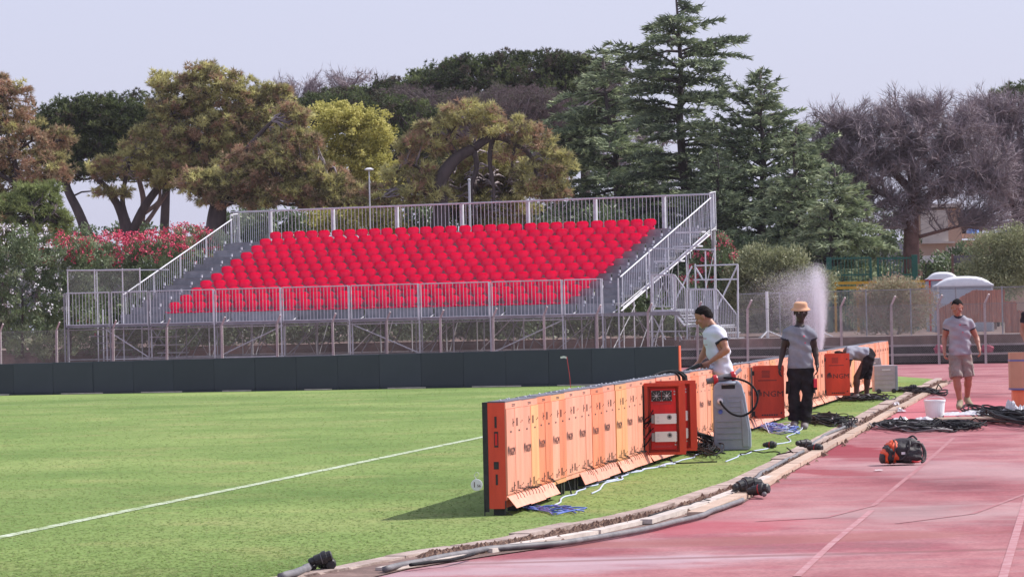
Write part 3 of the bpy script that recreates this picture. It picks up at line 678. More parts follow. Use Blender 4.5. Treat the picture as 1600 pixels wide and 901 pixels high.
# ---- pines, left to right
pine('maritime_pine', 'browning maritime pine at the left edge of the photo above the white oleander', (8,400), 150,
     [[(5,420,17),(8,385,15),(20,330,12),(28,280,9),(15,225,7),(5,160,4)], [(20,330,7),(60,290,5),(95,262,2.5)], [(26,290,7),(-30,250,5),(-70,220,3)], [(16,250,5),(50,220,4),(85,225,2)], [(-10,400,14),(-25,340,11),(-50,280,7)]],
     [(0,175,48,44,0),(35,232,72,44,0),(-45,235,70,60,1),(70,262,52,28,-1),(10,300,70,45,1),(22,135,26,14,0),(-20,130,30,24,1),(85,215,30,18)], 420, M['needle_brown'], M['bark_dark'], tbase=(.30,.2), brown=.3)
pine('maritime_pine', 'pale green feathery pine low at the far left behind the oleander flowers', (60,400), 145,
     [[(58,420,9),(56,380,8),(50,330,5)], [(54,360,4),(85,330,3)]], [(40,335,62,34,1),(78,360,34,34,1),(25,368,55,28,0),(60,300,34,18,1)], 300, M['needle_green'], M['bark_dark'], tbase=(.75,.2))
pine('umbrella_pine', 'dark umbrella pine with a flat crown and a single leaning trunk at the left', (146,385), 172,
     [[(150,400,19),(140,375,18),(122,330,15),(103,287,12),(110,250,9),(130,215,7)], [(104,290,7),(80,280,5),(50,278,3)], [(112,255,7),(170,220,5),(210,195,4)], [(110,260,6),(75,220,5),(70,190,3)]],
     [(100,190,58,36),(155,182,62,36),(210,195,60,40),(95,235,42,28),(160,235,70,38),(225,235,50,36),(140,270,60,18)], 800, M['needle_dark'], M['bark_dark'], tbase=(.55,.2), L=.18, w=.026, tufts=14, rc=.42)
pine('aleppo_pine', 'tall multi-stemmed pine with green and brown tufts left of the grandstand', (205,378), 158,
     [[(208,400,20),(200,372,19),(190,335,14),(172,300,10),(150,278,7)], [(203,372,15),(222,330,14),(246,295,12),(290,245,9),(310,190,7),(318,140,5),(300,110,3)], [(207,368,11),(192,320,8),(195,285,7),(205,240,5)],
      [(200,345,9),(180,318,8),(168,300,5)], [(248,292,8),(262,268,6),(300,265,5),(345,262,3)], [(290,245,6),(340,215,5),(390,180,4),(430,160,3)], [(300,215,5),(270,180,4),(245,140,3)], [(318,150,5),(350,130,4),(365,115,2)]],
     [(318,115,30,20),(262,128,30,18),(345,142,60,34),(285,165,55,34),(400,170,54,34),(428,150,30,22),(330,200,80,36),(250,225,60,34),(400,225,70,36),(200,262,60,24),(280,270,60,28),(175,298,30,12),(345,262,62,34),(440,200,22,20)], 880, M['needle_brown'], M['bark_dark'], tbase=(.55,.27), brown=.14, wood2=M['twig_pale'])
pine('umbrella_pine', 'slim bare-limbed pine with a forked pale trunk between the leaning trunk and the stand', (216,375), 176,
     [[(214,395,16),(217,365,14),(222,335,11),(224,310,9),(214,270,7)], [(222,335,8),(248,315,6),(252,290,4),(276,285,3)], [(220,360,9),(236,338,7),(262,300,5)]],
     [(235,262,58,22),(290,280,50,20),(320,290,36,10)], 180, M['needle_dark'], M['bark'], tbase=(.4,.2))
pine('aleppo_pine', 'broad low pine with olive and rusty tufts right behind the left end of the seats', (350,370), 148,
     [[(338,400,34),(338,350,32),(345,310,24),(372,270,14),(420,240,9)], [(345,320,14),(400,300,10),(460,275,7),(520,262,4)], [(350,300,12),(380,240,8),(425,190,5)], [(345,330,9),(310,300,6),(290,275,3)], [(400,300,8),(450,320,5),(520,315,3)]],
     [(355,300,50,30),(420,262,72,40),(460,225,44,28),(490,285,58,30),(430,308,70,24),(525,312,54,20),(320,285,40,22),(550,305,34,18),(455,185,24,20),(575,315,34,12)], 760, M['needle_brown'], M['bark_dark'], tbase=(.52,.28), brown=.2, wood2=M['twig_pale'])
pine('umbrella_pine', 'huge dark umbrella pine with a domed crown behind the middle of the stand', (880,390), 192,
     [[(905,410,24),(905,350,20),(915,290,17),(912,240,13),(900,190,9)], [(870,380,16),(872,300,15),(862,245,13),(845,215,9),(800,170,6)], [(862,258,9),(885,242,7),(905,232,5)], [(870,300,9),(840,240,7),(760,190,6)]],
     [(790,132,130,46),(660,140,80,34),(935,135,60,40),(780,250,130,50),(700,260,70,60),(880,230,60,30),(700,155,90,42),(880,138,80,46),(640,180,70,38),(760,190,120,40),(860,200,80,50),(700,210,70,30),(930,165,40,44),(560,165,70,26),(520,160,50,20),(835,96,90,14),(740,104,80,16),(900,106,60,20)], 2600, M['needle_dark'], M['bark_dark'], tbase=(.45,.27), L=.20, w=.028, tufts=16, k=8, rc=.46, brown=.15)
pine('umbrella_pine', 'dark pine mass filling the gap between the leaning pine and the tall multi-stemmed pine', (250,380), 180, [[(255,400,16),(258,330,14),(262,250,10)]],
     [(150,205,100,46),(230,190,60,50),(250,240,70,40),(180,250,80,36),(330,215,70,60),(400,215,60,50)], 620, M['needle_dark'], M['bark_dark'], tbase=(.35,.2), L=.18, w=.026, tufts=14, rc=.46)
pine('umbrella_pine', 'dark lower pine joining the yellow-green tree to the domed pine', (640,400), 182, [[(640,400,14),(636,300,12),(630,230,8)]],
     [(560,172,90,26),(630,205,70,50),(520,168,60,26),(660,250,50,50),(480,185,50,34),(600,250,50,40)], 520, M['needle_dark'], M['bark_dark'], tbase=(.42,.22), L=.18, w=.026, tufts=14, rc=.46)
pine('dead_pine_thicket', 'grey leafless lower crown hanging under the huge domed pine', (790,330), 186,
     [[(790,350,10),(800,300,9),(780,250,6)]], [(700,175,70,30),(800,165,95,34),(850,180,60,34),(640,150,50,14),(960,120,20,20)], 520, M['dead_foliage'], M['twig'], tbase=(.4,.3), L=.17, w=.012, tufts=18, rc=.5)
pine('twisted_pine', 'old twisted pine with a thick pale trunk and arching branches rising behind the seats', (690,390), 143,
     [[(690,420,30),(688,350,28),(690,318,26),(684,290,24),(700,262,20),(716,245,18),(740,232,15)], [(738,233,14),(772,214,11),(805,225,9),(830,245,7),(842,285,5),(850,310,3)], [(715,245,10),(700,215,8),(720,185,5),(735,170,3)], [(684,292,10),(670,278,8),(655,262,5),(635,255,3)], [(770,216,9),(765,250,7),(772,300,5),(768,330,4)], [(790,220,5),(822,205,4),(850,215,3)], [(740,234,10),(745,262,8),(735,300,7),(745,345,6)], [(805,226,6),(800,262,4),(812,300,3)], [(690,300,9),(660,302,6),(640,292,3)]],
     [(735,178,50,20),(760,265,60,44,3),(810,290,60,44,3),(720,300,50,44,3),(770,330,70,26,2),(870,260,24,30),(690,195,38,18),(660,230,40,20),(790,200,48,18),(835,220,30,20),(855,262,24,22),(640,270,38,22),(660,305,46,18),(870,300,28,14),(800,240,22,12),(838,298,30,22),(600,305,32,22),(712,222,26,12),(820,268,18,14)], 620, M['needle_brown'], M['bark_dark'], tbase=(.66,.24), brown=.16, wood2=M['twig_pale'], L=.25)
pine('ivy_covered_stump', 'dark mass of ivy and dead wood hanging under the twisted pine', (745,400), 147, [[(740,420,22),(742,330,20),(738,280,16)]], [(750,290,34,40),(770,330,26,30),(725,330,22,34)], 120, M['dead_foliage'], M['bark_red'], tbase=(.35,.3), L=.16, tufts=20)
# ---- yellow-green poplar
def leafy(name, label, base, d, limbs, lobes, n, mat, wood, L=.10, w=.035, cat='tree', z0=.8, skin=.4, clump=.35, up=.2, tb=(.5,.22), parts='crown', flowers=None, group=None):
    b = P(base[0], base[1], d); b.z = z0; t = thing(name, label, cat, b, group=group)
    for i, l in enumerate(limbs):
        pts, rad = limb_world(l, d); limb_obj(t, pts, rad, wood, 'trunk' if i == 0 else 'limb', 6)
    LW = lobes_world(lobes, d); tot = sum(r[0]*r[2] for _, r in LW); Vs, Ts = [], []; FV = {}
    for c, r in LW:
        m_ = int(n*r[0]*r[2]/tot); nc = max(4, m_//45); off, dr = in_lobe(nc, r, skin, -.9); nc = len(off)
        idx = rng.integers(0, nc, m_); C_ = c+off[idx]+rdir(m_)*(rng.random((m_, 1))**.5)*clump*np.array([1, 1, .8])
        D_ = rdir(m_)+dr[idx]*.7+np.array([0, 0, up]); D_ /= np.linalg.norm(D_, axis=1, keepdims=True)
        tc_ = np.clip(rng.normal(tb[0], tb[1], nc), 0, 1)[idx]+rng.normal(0, .1, m_)
        V_, T_ = leaves(C_, D_, L*rng.uniform(.6, 1.2, m_), w, np.clip(tc_, 0, 1)); Vs.append(V_); Ts.append(T_)
    V_ = np.concatenate(Vs); ok = np.repeat((V_[:, 2].reshape(-1, 4).min(1) > z0-.0), 4); V_ = V_[ok]; T_ = np.concatenate(Ts)[ok]
    npmesh(parts, place(t, V_), np.arange(len(V_)).reshape(-1, 4), mat, t, tone=T_, kind='stuff')
    for fn, fm, fl, cnt in (flowers or []):
        FVs = []
        for c, r in lobes_world(fl, d):
            m_ = int(cnt*r[0]*r[2]/sum(x[1][0]*x[1][2] for x in lobes_world(fl, d))); off, dr = in_lobe(m_, r, .12, -.3); off = off[dr[:, 1] < .4]
            PC = np.repeat(c+off, 11, 0); PC = PC+rng.normal(0, .055, PC.shape); D_ = rdir(len(PC)); FVs.append(leaves(PC, D_, .072, .031, np.zeros(len(PC)))[0])
        F_ = np.concatenate(FVs); npmesh(fn, place(t, F_), np.arange(len(F_)).reshape(-1, 4), fm, t, kind='stuff')
    return t
leafy('poplar_tree', 'bright yellow-green broadleaf tree glowing between the darker pines', (555,400), 165,
      [[(555,410,9),(552,330,8),(548,260,6),(545,200,3)], [(552,300,5),(590,250,3)], [(550,290,5),(500,230,3)]],
      [(515,198,72,36),(580,212,44,42),(555,255,66,50),(490,240,60,44),(596,290,40,44),(535,176,34,16),(560,320,64,30)], 34000, M['poplar'], M['bark'], L=.13, w=.05, clump=.3, tb=(.55,.25))
leafy('background_shrub', 'yellow-green shrub seen through the back railing of the stand', (550,400), 142, [[(550,410,6),(550,350,4)]], [(555,345,50,20),(500,350,40,18),(610,350,30,18)], 7000, M['poplar'], M['bark'], cat='shrub', L=.12, w=.045, tb=(.3,.2))
# ---- cedars
def cedar(label, px, ytop, ybase, d, prof, nbr, lean=0, tb=(.45,.2), seed=1, droop=.12, asym=None, dens=1.0, up2=0.0):
    """prof: [(fraction from top, half width px)]"""
    s = FPX/d; rg = np.random.default_rng(seed); b = P(px, ybase, d); b.z = .8; t = thing('cedar_tree', label, 'tree', b, group='cedars behind the stand')
    top = P(px+lean, ytop, d); H = top.z-.8; A = np.array(b); B = np.array(top)
    pts = [b.lerp(top, k/8)+Vector((.10*math.sin(k*1.7+seed), .05*math.sin(k), 0))*(1 if 0 < k < 8 else 0) for k in range(9)]
    limb_obj(t, pts, [.26*H/11*(1-.93*k/8)+.012 for k in range(9)], M['bark_dark'], 'trunk')
    Vs, Ts = [], []; bm_ = MB(); fr = [p[0] for p in prof]; hw = [p[1]/s for p in prof]
    for i in range(nbr):
        f = (i+.5)/nbr; f = f**.85*.97; wd = np.interp(f, fr, hw); az = rg.uniform(0, 2*PI)
        if asym: wd *= 1+asym*math.cos(az)
        wd *= rg.uniform(.5, 1.05)*(1.0 if rg.random() > .15 else 1.3); o = B+(A-B)*f; dr = np.array([math.cos(az), math.sin(az), 0]); rise = rg.uniform(.05, .60+up2)*(1-.55*f)
        n = 7; sp_ = np.linspace(0, 1, n); path = o+dr*wd*sp_[:, None]; path[:, 2] += wd*(rise*sp_-(droop+.18*f)*sp_**2*1.3)+rg.normal(0, .03, n)
        bm_.tube([Vector(q)-Vector(t.location) for q in path[:-1]], list(np.linspace(.05, .012, n-1)*(.6+wd/6)), 4, cap=False)
        side = np.array([-dr[1], dr[0], 0]); nt_ = max(5, int(wd*7.5))
        for k in range(nt_):
            u = .12+.88*(k+rg.random())/nt_; q = np.array([np.interp(u, sp_, path[:, j]) for j in range(3)]); tl = (.22+.42*wd*(1-u)**.8*min(1, u*3))*rg.uniform(.6, 1.15); tl = min(tl, 1.5)
            sg = 1 if k % 2 else -1; td = dr*.62+side*sg*.85*rg.uniform(.6, 1.1)+np.array([0, 0, rg.uniform(-.12, .18)]); td /= np.linalg.norm(td)
            m_ = int((5+tl*17)*dens); uu = rg.random(m_); C_ = q+td*(uu*tl)[:, None]; C_[:, 2] += rg.normal(0, .035, m_)-.10*tl*uu**2
            D_ = td*1.0+rg.normal(0, .34, (m_, 3))+np.array([0, 0, .04]); D_ /= np.linalg.norm(D_, axis=1, keepdims=True)
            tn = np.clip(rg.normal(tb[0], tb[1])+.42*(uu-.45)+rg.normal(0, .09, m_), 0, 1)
            V_, T_ = blades(C_, D_, rg.uniform(.15, .36, m_), .034, tn); Vs.append(V_); Ts.append(T_)
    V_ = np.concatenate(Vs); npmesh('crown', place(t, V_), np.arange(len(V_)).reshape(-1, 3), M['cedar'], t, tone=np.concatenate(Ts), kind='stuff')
    bm_.build('branches', M['bark_dark'], t, smooth=True, kind='stuff'); return t
cedar('tallest cedar whose layered tip reaches the top of the photo', 1078, -6, 410, 152, [(0,12),(.06,58),(.14,116),(.22,150),(.32,132),(.42,116),(.52,150),(.7,150),(1,140)], 150, lean=-22, seed=3, asym=-.12, tb=(.42,.2), droop=.16, dens=1.35)
cedar('second tall cedar with upswept branches just right of the tallest one', 1192, 112, 420, 147, [(0,10),(.1,44),(.25,84),(.45,120),(.7,150),(1,165)], 175, lean=-4, seed=5, droop=.02, up2=.4, tb=(.48,.2), dens=1.3)
cedar('broad pale green cedar sloping down between the second tall cedar and the lowest one', 1240, 195, 425, 141, [(0,10),(.15,45),(.4,80),(.7,110),(1,125)], 100, lean=4, seed=31, droop=.16, tb=(.62,.18), dens=1.3)
cedar('low spreading pale green cedar at the foot of the bare tree', 1290, 262, 425, 138, [(0,10),(.15,50),(.4,88),(.7,118),(1,128)], 105, lean=14, dens=1.3, seed=8, droop=.14, tb=(.66,.16))
cedar('cedar with drooping pale green boughs left of the tallest one', 985, 88, 400, 160, [(0,12),(.12,70),(.3,120),(.5,145),(.7,140),(1,110)], 175, lean=-42, seed=12, droop=.26, tb=(.60,.2), asym=-.22, dens=1.4)
cedar('shaded young cedar between the tall cedars and the end of the stand', 1120, 235, 420, 144, [(0,10),(.2,50),(.6,85),(1,95)], 100, seed=15, tb=(.30,.14))
# ---- bare trees
def bare(label, base, d, limbs, lobes, ntip, seed, twigs=26, tl=.75, name='bare_tree', mat2='twig', col_limb='bark_dark', group='leafless trees on the skyline'):
    rg = np.random.default_rng(seed); b = P(base[0], base[1], d); b.z = .8; t = thing(name, label, 'tree', b, group=group); LW = []
    for i, l in enumerate(limbs): pts, rad = limb_world(l, d); LW.append(pts); limb_obj(t, pts, rad, M[col_limb], 'trunk' if i == 0 else 'limb')
    bm_ = MB(); lc = t.location; Vs = []; lw = lobes_world(lobes, d); tot = sum(r[0]*r[2] for _, r in lw)
    for c, r in lw:
        off, dr = in_lobe(int(ntip*r[0]*r[2]/tot), r, .45, -.85)
        for o_, dd in zip(off, dr):
            q = Vector(c+o_); a = near_on(LW, q)
            if a is None: continue
            m_ = a.lerp(q, .5)+Vector((rg.normal(0, .2), rg.normal(0, .2), rg.normal(-.15, .15))); bm_.tube([a-lc, a.lerp(m_, .5)-lc, m_-lc, m_.lerp(q, .5)+Vector((0,0,.05))-lc, q-lc], [.045,.036,.026,.02,.011], 3, cap=False)
            path = [a.lerp(m_, .6), m_, m_.lerp(q, .5), q]; g = np.array((q-m_).normalized())
            for j in range(twigs):
                u = rg.random()*2.99; k = int(u); p0 = np.array(path[k].lerp(path[k+1], u-k)); D1 = g*.6+rg.normal(0, .6, 3)+np.array([0, 0, .25]); D1 /= np.linalg.norm(D1); ll = tl*rg.uniform(.35, 1.1)
                p1 = p0+D1*ll*.5; D2 = D1+rg.normal(0, .4, 3); D2 /= np.linalg.norm(D2); p2 = p1+D2*ll*.5; sd_ = np.cross(D1, rg.normal(size=3)); sd_ /= np.linalg.norm(sd_); w0 = .016
                Vs.append([p0-sd_*w0, p0+sd_*w0, p1]); Vs.append([p1-sd_*w0*.8-D1*.05, p1+sd_*w0*.8-D1*.05, p2])
                D3 = D1+rg.normal(0, .6, 3); D3 /= np.linalg.norm(D3); Vs.append([p1-sd_*w0*.7, p1+sd_*w0*.7, p1+D3*ll*.45])
                D3 = D1+rg.normal(0, .6, 3); D3 /= np.linalg.norm(D3); pm_ = p0+D1*ll*.25; Vs.append([pm_-sd_*w0*.7, pm_+sd_*w0*.7, pm_+D3*ll*.4])
    V_ = np.array(Vs).reshape(-1, 3); npmesh('twigs', place(t, V_), np.arange(len(V_)).reshape(-1, 3), M[mat2], t, kind='stuff')
    bm_.build('branches', M['twig'], t, smooth=True, kind='stuff'); return t
bare('thin leafless crown rising behind the pines left of the domed pine', (520,400), 205, [[(510,420,14),(500,300,12),(490,200,9),(480,160,6)], [(490,200,7),(540,150,5),(560,120,3)], [(490,200,7),(450,150,4)], [(500,220,7),(590,150,4)]],
     [(480,138,55,30),(545,128,50,24),(600,135,45,22),(450,150,30,24)], 150, 21, twigs=22)
bare('large leafless grey tree on a thick ivy-reddened trunk in front of the peach house', (1430,420), 150,
     [[(1424,430,27),(1424,380,25),(1425,340,21),(1428,300,17),(1420,250,14),(1400,200,8)], [(1428,300,15),(1470,240,11),(1510,190,7)], [(1425,300,14),(1380,250,10),(1330,200,6)], [(1422,250,9),(1450,180,6)], [(1426,330,11),(1375,300,8),(1320,280,5)], [(1430,320,12),(1480,290,9),(1540,270,6)], [(1436,370,6),(1465,362,5),(1500,353,4)], [(1390,240,7),(1300,240,4)]],
     [(1400,200,100,52),(1375,325,60,46),(1560,330,60,40),(1290,190,40,30),(1320,215,72,52),(1480,215,90,62),(1400,262,120,50),(1500,285,90,60),(1330,265,76,44),(1430,318,60,34),(1540,270,70,70),(1385,165,70,24),(1475,165,70,24),(1300,225,60,60),(1420,235,150,70)], 1000, 22, twigs=26, tl=.85, col_limb='bark_red')
bare('leafless dark tree at the right edge of the photo beyond the peach house', (1590,420), 160,
     [[(1595,440,26),(1592,380,24),(1588,300,18),(1570,220,10),(1560,170,5)], [(1590,300,10),(1620,220,8),(1640,170,5)], [(1588,310,10),(1540,250,6)]],
     [(1540,190,60,40),(1600,180,60,46),(1570,240,80,60),(1640,230,60,70),(1600,300,70,46),(1560,280,60,60),(1540,175,70,36)], 560, 23, twigs=26, tl=.85)
bare('pale leafless brushwood between the domed pine and the tallest cedar', (1010,400), 172, [[(1010,420,8),(1005,300,7),(1000,200,4)], [(1005,280,5),(1040,220,3)], [(1005,260,5),(960,200,3)]], [(1010,210,60,40),(1030,300,60,50),(960,250,40,40)], 120, 24, twigs=22)
pine('umbrella_pine', 'green-topped pine showing above the leafless tree in the top right corner', (1600,420), 185, [[(1600,430,16),(1598,300,14),(1592,180,9)]], [(1592,152,46,22),(1560,175,40,16),(1635,160,40,30)], 150, M['needle_dark'], M['bark_dark'], tbase=(.6,.2), L=.18, tufts=18)
# ---- oleanders and shrubs
OL = dict(cat='shrub', L=.17, w=.022, skin=.35, clump=.26, up=.9, parts='foliage')
leafy('oleander_bush', 'tall oleander full of white blossom at the left edge of the photo', (30,540), 126, [[(35,560,5),(35,450,3)]], [(10,400,60,40),(50,390,50,36),(30,450,75,60),(20,520,70,50),(-40,450,60,80)], 15000, M['oleander'], M['bark_dark'], z0=0,
      flowers=[('white_blossom', M['petal_white'], [(30,380,70,34),(20,470,85,70)], 130)], group='oleanders beside the stand', **OL)
leafy('oleander_bush', 'oleander with white blossom behind the wire-sided landing of the stand', (110,540), 127, [[(110,560,5),(110,450,3)]], [(95,430,55,40),(120,480,55,50),(130,400,45,30),(85,520,45,40)], 12000, M['oleander'], M['bark_dark'], z0=0,
      flowers=[('white_blossom', M['petal_white'], [(80,455,50,60),(60,400,50,40)], 100), ('red_blossom', M['petal_red'], [(105,400,40,40)], 110)], group='oleanders beside the stand', **OL)
leafy('oleander_bush', 'oleander thick with crimson blossom left of the stair rail', (200,540), 133, [[(200,560,5),(200,450,3)]], [(180,420,50,40),(230,410,60,36),(200,470,70,40),(270,400,44,28),(150,400,34,22)], 14000, M['oleander'], M['bark_dark'], z0=.8,
      flowers=[('red_blossom', M['petal_red'], [(180,395,60,34),(240,400,70,40),(205,378,60,18)], 330)], group='oleanders beside the stand', **OL)
leafy('oleander_bush', 'oleander with crimson blossom rising above the top of the stair rail', (300,520), 138, [[(300,540,5),(300,430,3)]], [(295,380,42,24),(320,410,44,30),(265,400,44,24),(330,380,24,20)], 9000, M['oleander'], M['bark_dark'], z0=.8,
      flowers=[('red_blossom', M['petal_red'], [(290,372,46,24),(300,395,46,26)], 170)], group='oleanders beside the stand', **OL)
leafy('oleander_bush', 'dark oleander low under the left end of the stand with a few crimson flowers', (190,545), 131, [[(150,560,4),(150,500,3)]], [(130,520,70,40),(220,520,60,40),(300,525,60,36),(60,525,60,36)], 12000, M['oleander'], M['bark_dark'], z0=0,
      flowers=[('red_blossom', M['petal_red'], [(150,520,60,30)], 14)], tb=(.3,.2), group='oleanders beside the stand', **OL)
leafy('oleander_bush', 'oleander with crimson blossom behind the scaffold tower at the right end of the stand', (1110,500), 128, [[(1120,520,5),(1120,430,3)]], [(1120,420,38,34),(1100,460,44,40),(1115,385,22,16),(1150,470,40,34)], 12000, M['oleander'], M['bark_dark'], z0=.8,
      flowers=[('red_blossom', M['petal_red'], [(1118,400,34,34),(1105,435,40,34)], 110)], group='oleanders beside the stand', **OL)
leafy('shrub', 'rounded grey-green shrub behind the spray of water', (1200,500), 127, [[(1205,520,6),(1205,440,4)]], [(1190,415,46,28),(1235,410,34,24),(1200,450,60,40),(1170,450,40,40),(1275,450,34,24)], 20000, M['shrub'], M['bark_dark'], cat='shrub', L=.15, w=.024, tb=(.45,.22), up=.7, parts='foliage')
leafy('shrub', 'big dry shrub with rusty leaves and bare stems behind the fence', (1400,528), 112, [[(1395,528,5),(1385,480,3)], [(1400,528,5),(1420,480,3)], [(1392,528,4),(1360,490,2)]], [(1390,460,50,24),(1360,485,26,36),(1430,480,32,38),(1395,500,50,30),(1400,450,30,14)], 17000, M['dry'], M['twig_pale'], cat='shrub', L=.10, w=.018, tb=(.5,.3), up=.6, parts='foliage')
leafy('shrub', 'pale olive shrub at the right edge beside the peach house', (1560,500), 124, [[(1560,510,5),(1560,430,3)]], [(1560,385,46,26),(1585,410,50,40),(1540,420,40,34),(1600,380,40,30),(1570,440,60,26)], 20000, M['shrub'], M['bark_dark'], cat='shrub', L=.11, w=.022, tb=(.5,.2), up=.6, parts='foliage')
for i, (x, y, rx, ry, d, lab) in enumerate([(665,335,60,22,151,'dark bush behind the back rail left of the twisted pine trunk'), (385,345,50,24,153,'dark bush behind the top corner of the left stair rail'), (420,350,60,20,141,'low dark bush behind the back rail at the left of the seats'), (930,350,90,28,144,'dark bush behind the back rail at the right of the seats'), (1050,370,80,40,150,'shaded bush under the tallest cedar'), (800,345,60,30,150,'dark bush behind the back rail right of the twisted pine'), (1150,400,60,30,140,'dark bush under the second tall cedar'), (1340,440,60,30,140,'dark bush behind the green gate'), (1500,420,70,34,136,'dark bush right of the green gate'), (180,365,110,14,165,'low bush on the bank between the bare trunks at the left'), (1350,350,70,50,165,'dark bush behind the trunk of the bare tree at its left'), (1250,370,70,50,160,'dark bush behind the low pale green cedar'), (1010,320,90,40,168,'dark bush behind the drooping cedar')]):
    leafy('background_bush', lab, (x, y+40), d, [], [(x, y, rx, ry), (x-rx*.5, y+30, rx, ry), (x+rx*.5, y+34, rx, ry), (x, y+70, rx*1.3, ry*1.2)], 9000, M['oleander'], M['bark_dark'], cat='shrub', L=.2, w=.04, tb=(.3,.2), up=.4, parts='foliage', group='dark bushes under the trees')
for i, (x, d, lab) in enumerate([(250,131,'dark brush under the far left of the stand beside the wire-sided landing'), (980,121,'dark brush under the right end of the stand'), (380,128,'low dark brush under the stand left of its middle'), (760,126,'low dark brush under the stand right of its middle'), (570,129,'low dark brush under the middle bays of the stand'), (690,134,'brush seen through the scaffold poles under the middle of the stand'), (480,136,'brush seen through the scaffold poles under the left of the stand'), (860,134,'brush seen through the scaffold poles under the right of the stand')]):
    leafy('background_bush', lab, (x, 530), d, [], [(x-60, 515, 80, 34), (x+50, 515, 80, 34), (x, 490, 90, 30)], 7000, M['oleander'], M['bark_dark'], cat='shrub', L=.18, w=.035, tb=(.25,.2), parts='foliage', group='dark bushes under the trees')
# ---- far woodland seen through the gaps
n = 60000; xw = rng.uniform(-75, 75, n); hz = 6.5+2.2*np.sin(xw*.13+1)+1.2*np.sin(xw*.41); yw = 330+rng.uniform(-12, 12, n); zw = .8+rng.random(n)**.6*hz
V_, T_ = leaves(np.stack([xw, yw, zw], 1), rdir(n), .9, .33, np.clip(.5+.25*np.sin(xw*.7)+rng.normal(0, .2, n), 0, 1))
npmesh('distant_woodland', V_, np.arange(len(V_)).reshape(-1, 4), M['far_leaf_hazed'], tone=T_, kind='stuff')
# ================================================================ PERIMETER BOARD (rear side of the LED cabinets)
def orange(name, a, b_, rough=.45): return pm(name, a, tuple(x*.86 for x in b_), 2.6, rough, rand=.10, spec=.4, bump=.06, bscale=25, stretch=(2,2,.6), detail=9)
M['or1'] = orange('orange_door_paint', (.88,.39,.27), (.84,.34,.225)); M['or2'] = orange('amber_door_paint', (.88,.43,.20), (.84,.38,.17)); M['or3'] = orange('deep_orange_paint', (.86,.28,.145), (.80,.24,.12))
M['red_or_shaded'] = orange('shaded_red_orange_paint', (.74,.075,.035), (.66,.06,.03)); M['print'] = pm('black_print', (.075,.03,.035), (.10,.04,.04), 4, .6); M['red_in'] = orange('signal_red_inside', (.72,.02,.02), (.62,.015,.018))  # red-orange: cabinet orange with the shade of unlit faces put into its colour
M['cap'] = pm('dark_grey_cap', (.10,.105,.13), (.15,.15,.18), 3, .5, .2)
A0, A1 = G(790, 805), G(1390, 597); BL = (A1-A0).length; ba = math.atan2(A1.y-A0.y, A1.x-A0.x); BU = (A1-A0).normalized(); BV = Vector((-BU.y, BU.x, 0))
board = thing('perimeter_board', 'long straight row of orange cabinets seen from the back, standing on the grass', 'advertising boards', A0, ba)
def bx_(px):
    v = ray(px, 600); c = Vector((0, 0, 0)); t = (A0).dot(BV)/v.dot(BV); q = v*t-A0; return Vector((q.x, q.y, 0)).dot(BU)
MW = .80; NM = int(BL/MW)
# logo: swoosh of curved strokes and the letters NGM
def logo_mesh():
    cu = bpy.data.curves.new('t', 'FONT'); cu.body = 'NGM'; cu.size = .098; cu.align_x = 'LEFT'; cu.align_y = 'CENTER'; cu.extrude = .0008; cu.resolution_u = 2
    to = bpy.data.objects.new('t', cu); COL.objects.link(to); dg = bpy.context.evaluated_depsgraph_get(); dg.update(); me = bpy.data.meshes.new_from_object(to.evaluated_get(dg)); bpy.data.objects.remove(to)
    V_ = [(v.co.x*1.18-.085, v.co.y*.9, v.co.z) for v in me.vertices]; F_ = [tuple(p.vertices) for p in me.polygons]; xs = [v[0] for v in V_]; mid = max(xs)
    for k in range(5):
        r0 = .046-.006*k; n0 = len(V_); st = 9
        for i in range(st+1):
            t = i/st; an = R_(80+k*13+ (150-k*12)*t); w = .0052*math.sin(PI*min(1, .15+t*.85))+.0008; cx, cy = -.125+.010*k, .002
            for s_ in (-1, 1): V_.append((cx+(r0+s_*w)*math.cos(an)*1.05, cy+(r0+s_*w)*math.sin(an), .0008))
        for i in range(st): F_.append((n0+2*i, n0+2*i+1, n0+2*i+3, n0+2*i+2))
    n = bpy.data.meshes.new('logo_print'); n.from_pydata(V_, [], F_); n.materials.append(M['print']); n.update(); return n
LOGO = logo_mesh(); LOGO2 = LOGO.copy(); LOGO2.materials[0] = M['black']
def door_bm(x0, x1, z0=.165, z1=.845, slots=True):
    b_ = MB(); b_.cur = 0; b_.box(x0+.004, x1-.004, -.016, .004, z0, z1)
    b_.cur = 1; xm = (x0+x1)/2
    b_.box(xm-.030, xm+.030, -.0185, -.0165, .655, .668)
    for dz in (.735, .225):
        for dx in ((.06, .11) if slots else (.30,)): b_.box(x0+dx, x0+dx+.018, -.0188, -.0163, dz-.035, dz+.03)
        b_.lathe((x1-.06, -.018, dz), [(.007, 0), (.007, .003)], 6, (0,-1,0)); b_.lathe((x1-.12, -.018, dz-.01), [(.005, 0), (.005, .003)], 6, (0,-1,0))
    for r in range(3): b_.box(xm-.03, xm+.04, -.0185, -.0163, .185+r*.012, .191+r*.012)
    return b_
kind_mats = ['or1','or1','or1','or3','or1','or1','or1','or3','or1','or2','or1','or3','or1','or1','or1','or1']
open_out = [bx_(1175), bx_(1288)]; open_in = [bx_(1003), bx_(1022)]; skip = set(int(x//.40) for x in open_out+open_in)
SH = {}
def shared(key, fn, mats, parent, name, loc, rot=None, smooth=False, kind=None, bevel=0):
    if key not in SH: o = fn().build(name, mats, parent, smooth=smooth, kind=kind, bevel=bevel); SH[key] = o.data
    else:
        o = link(name, SH[key], parent, kind, None, bevel)
        if o.data.materials: pass
    o.location = loc
    if rot: o.rotation_euler = rot
    return o
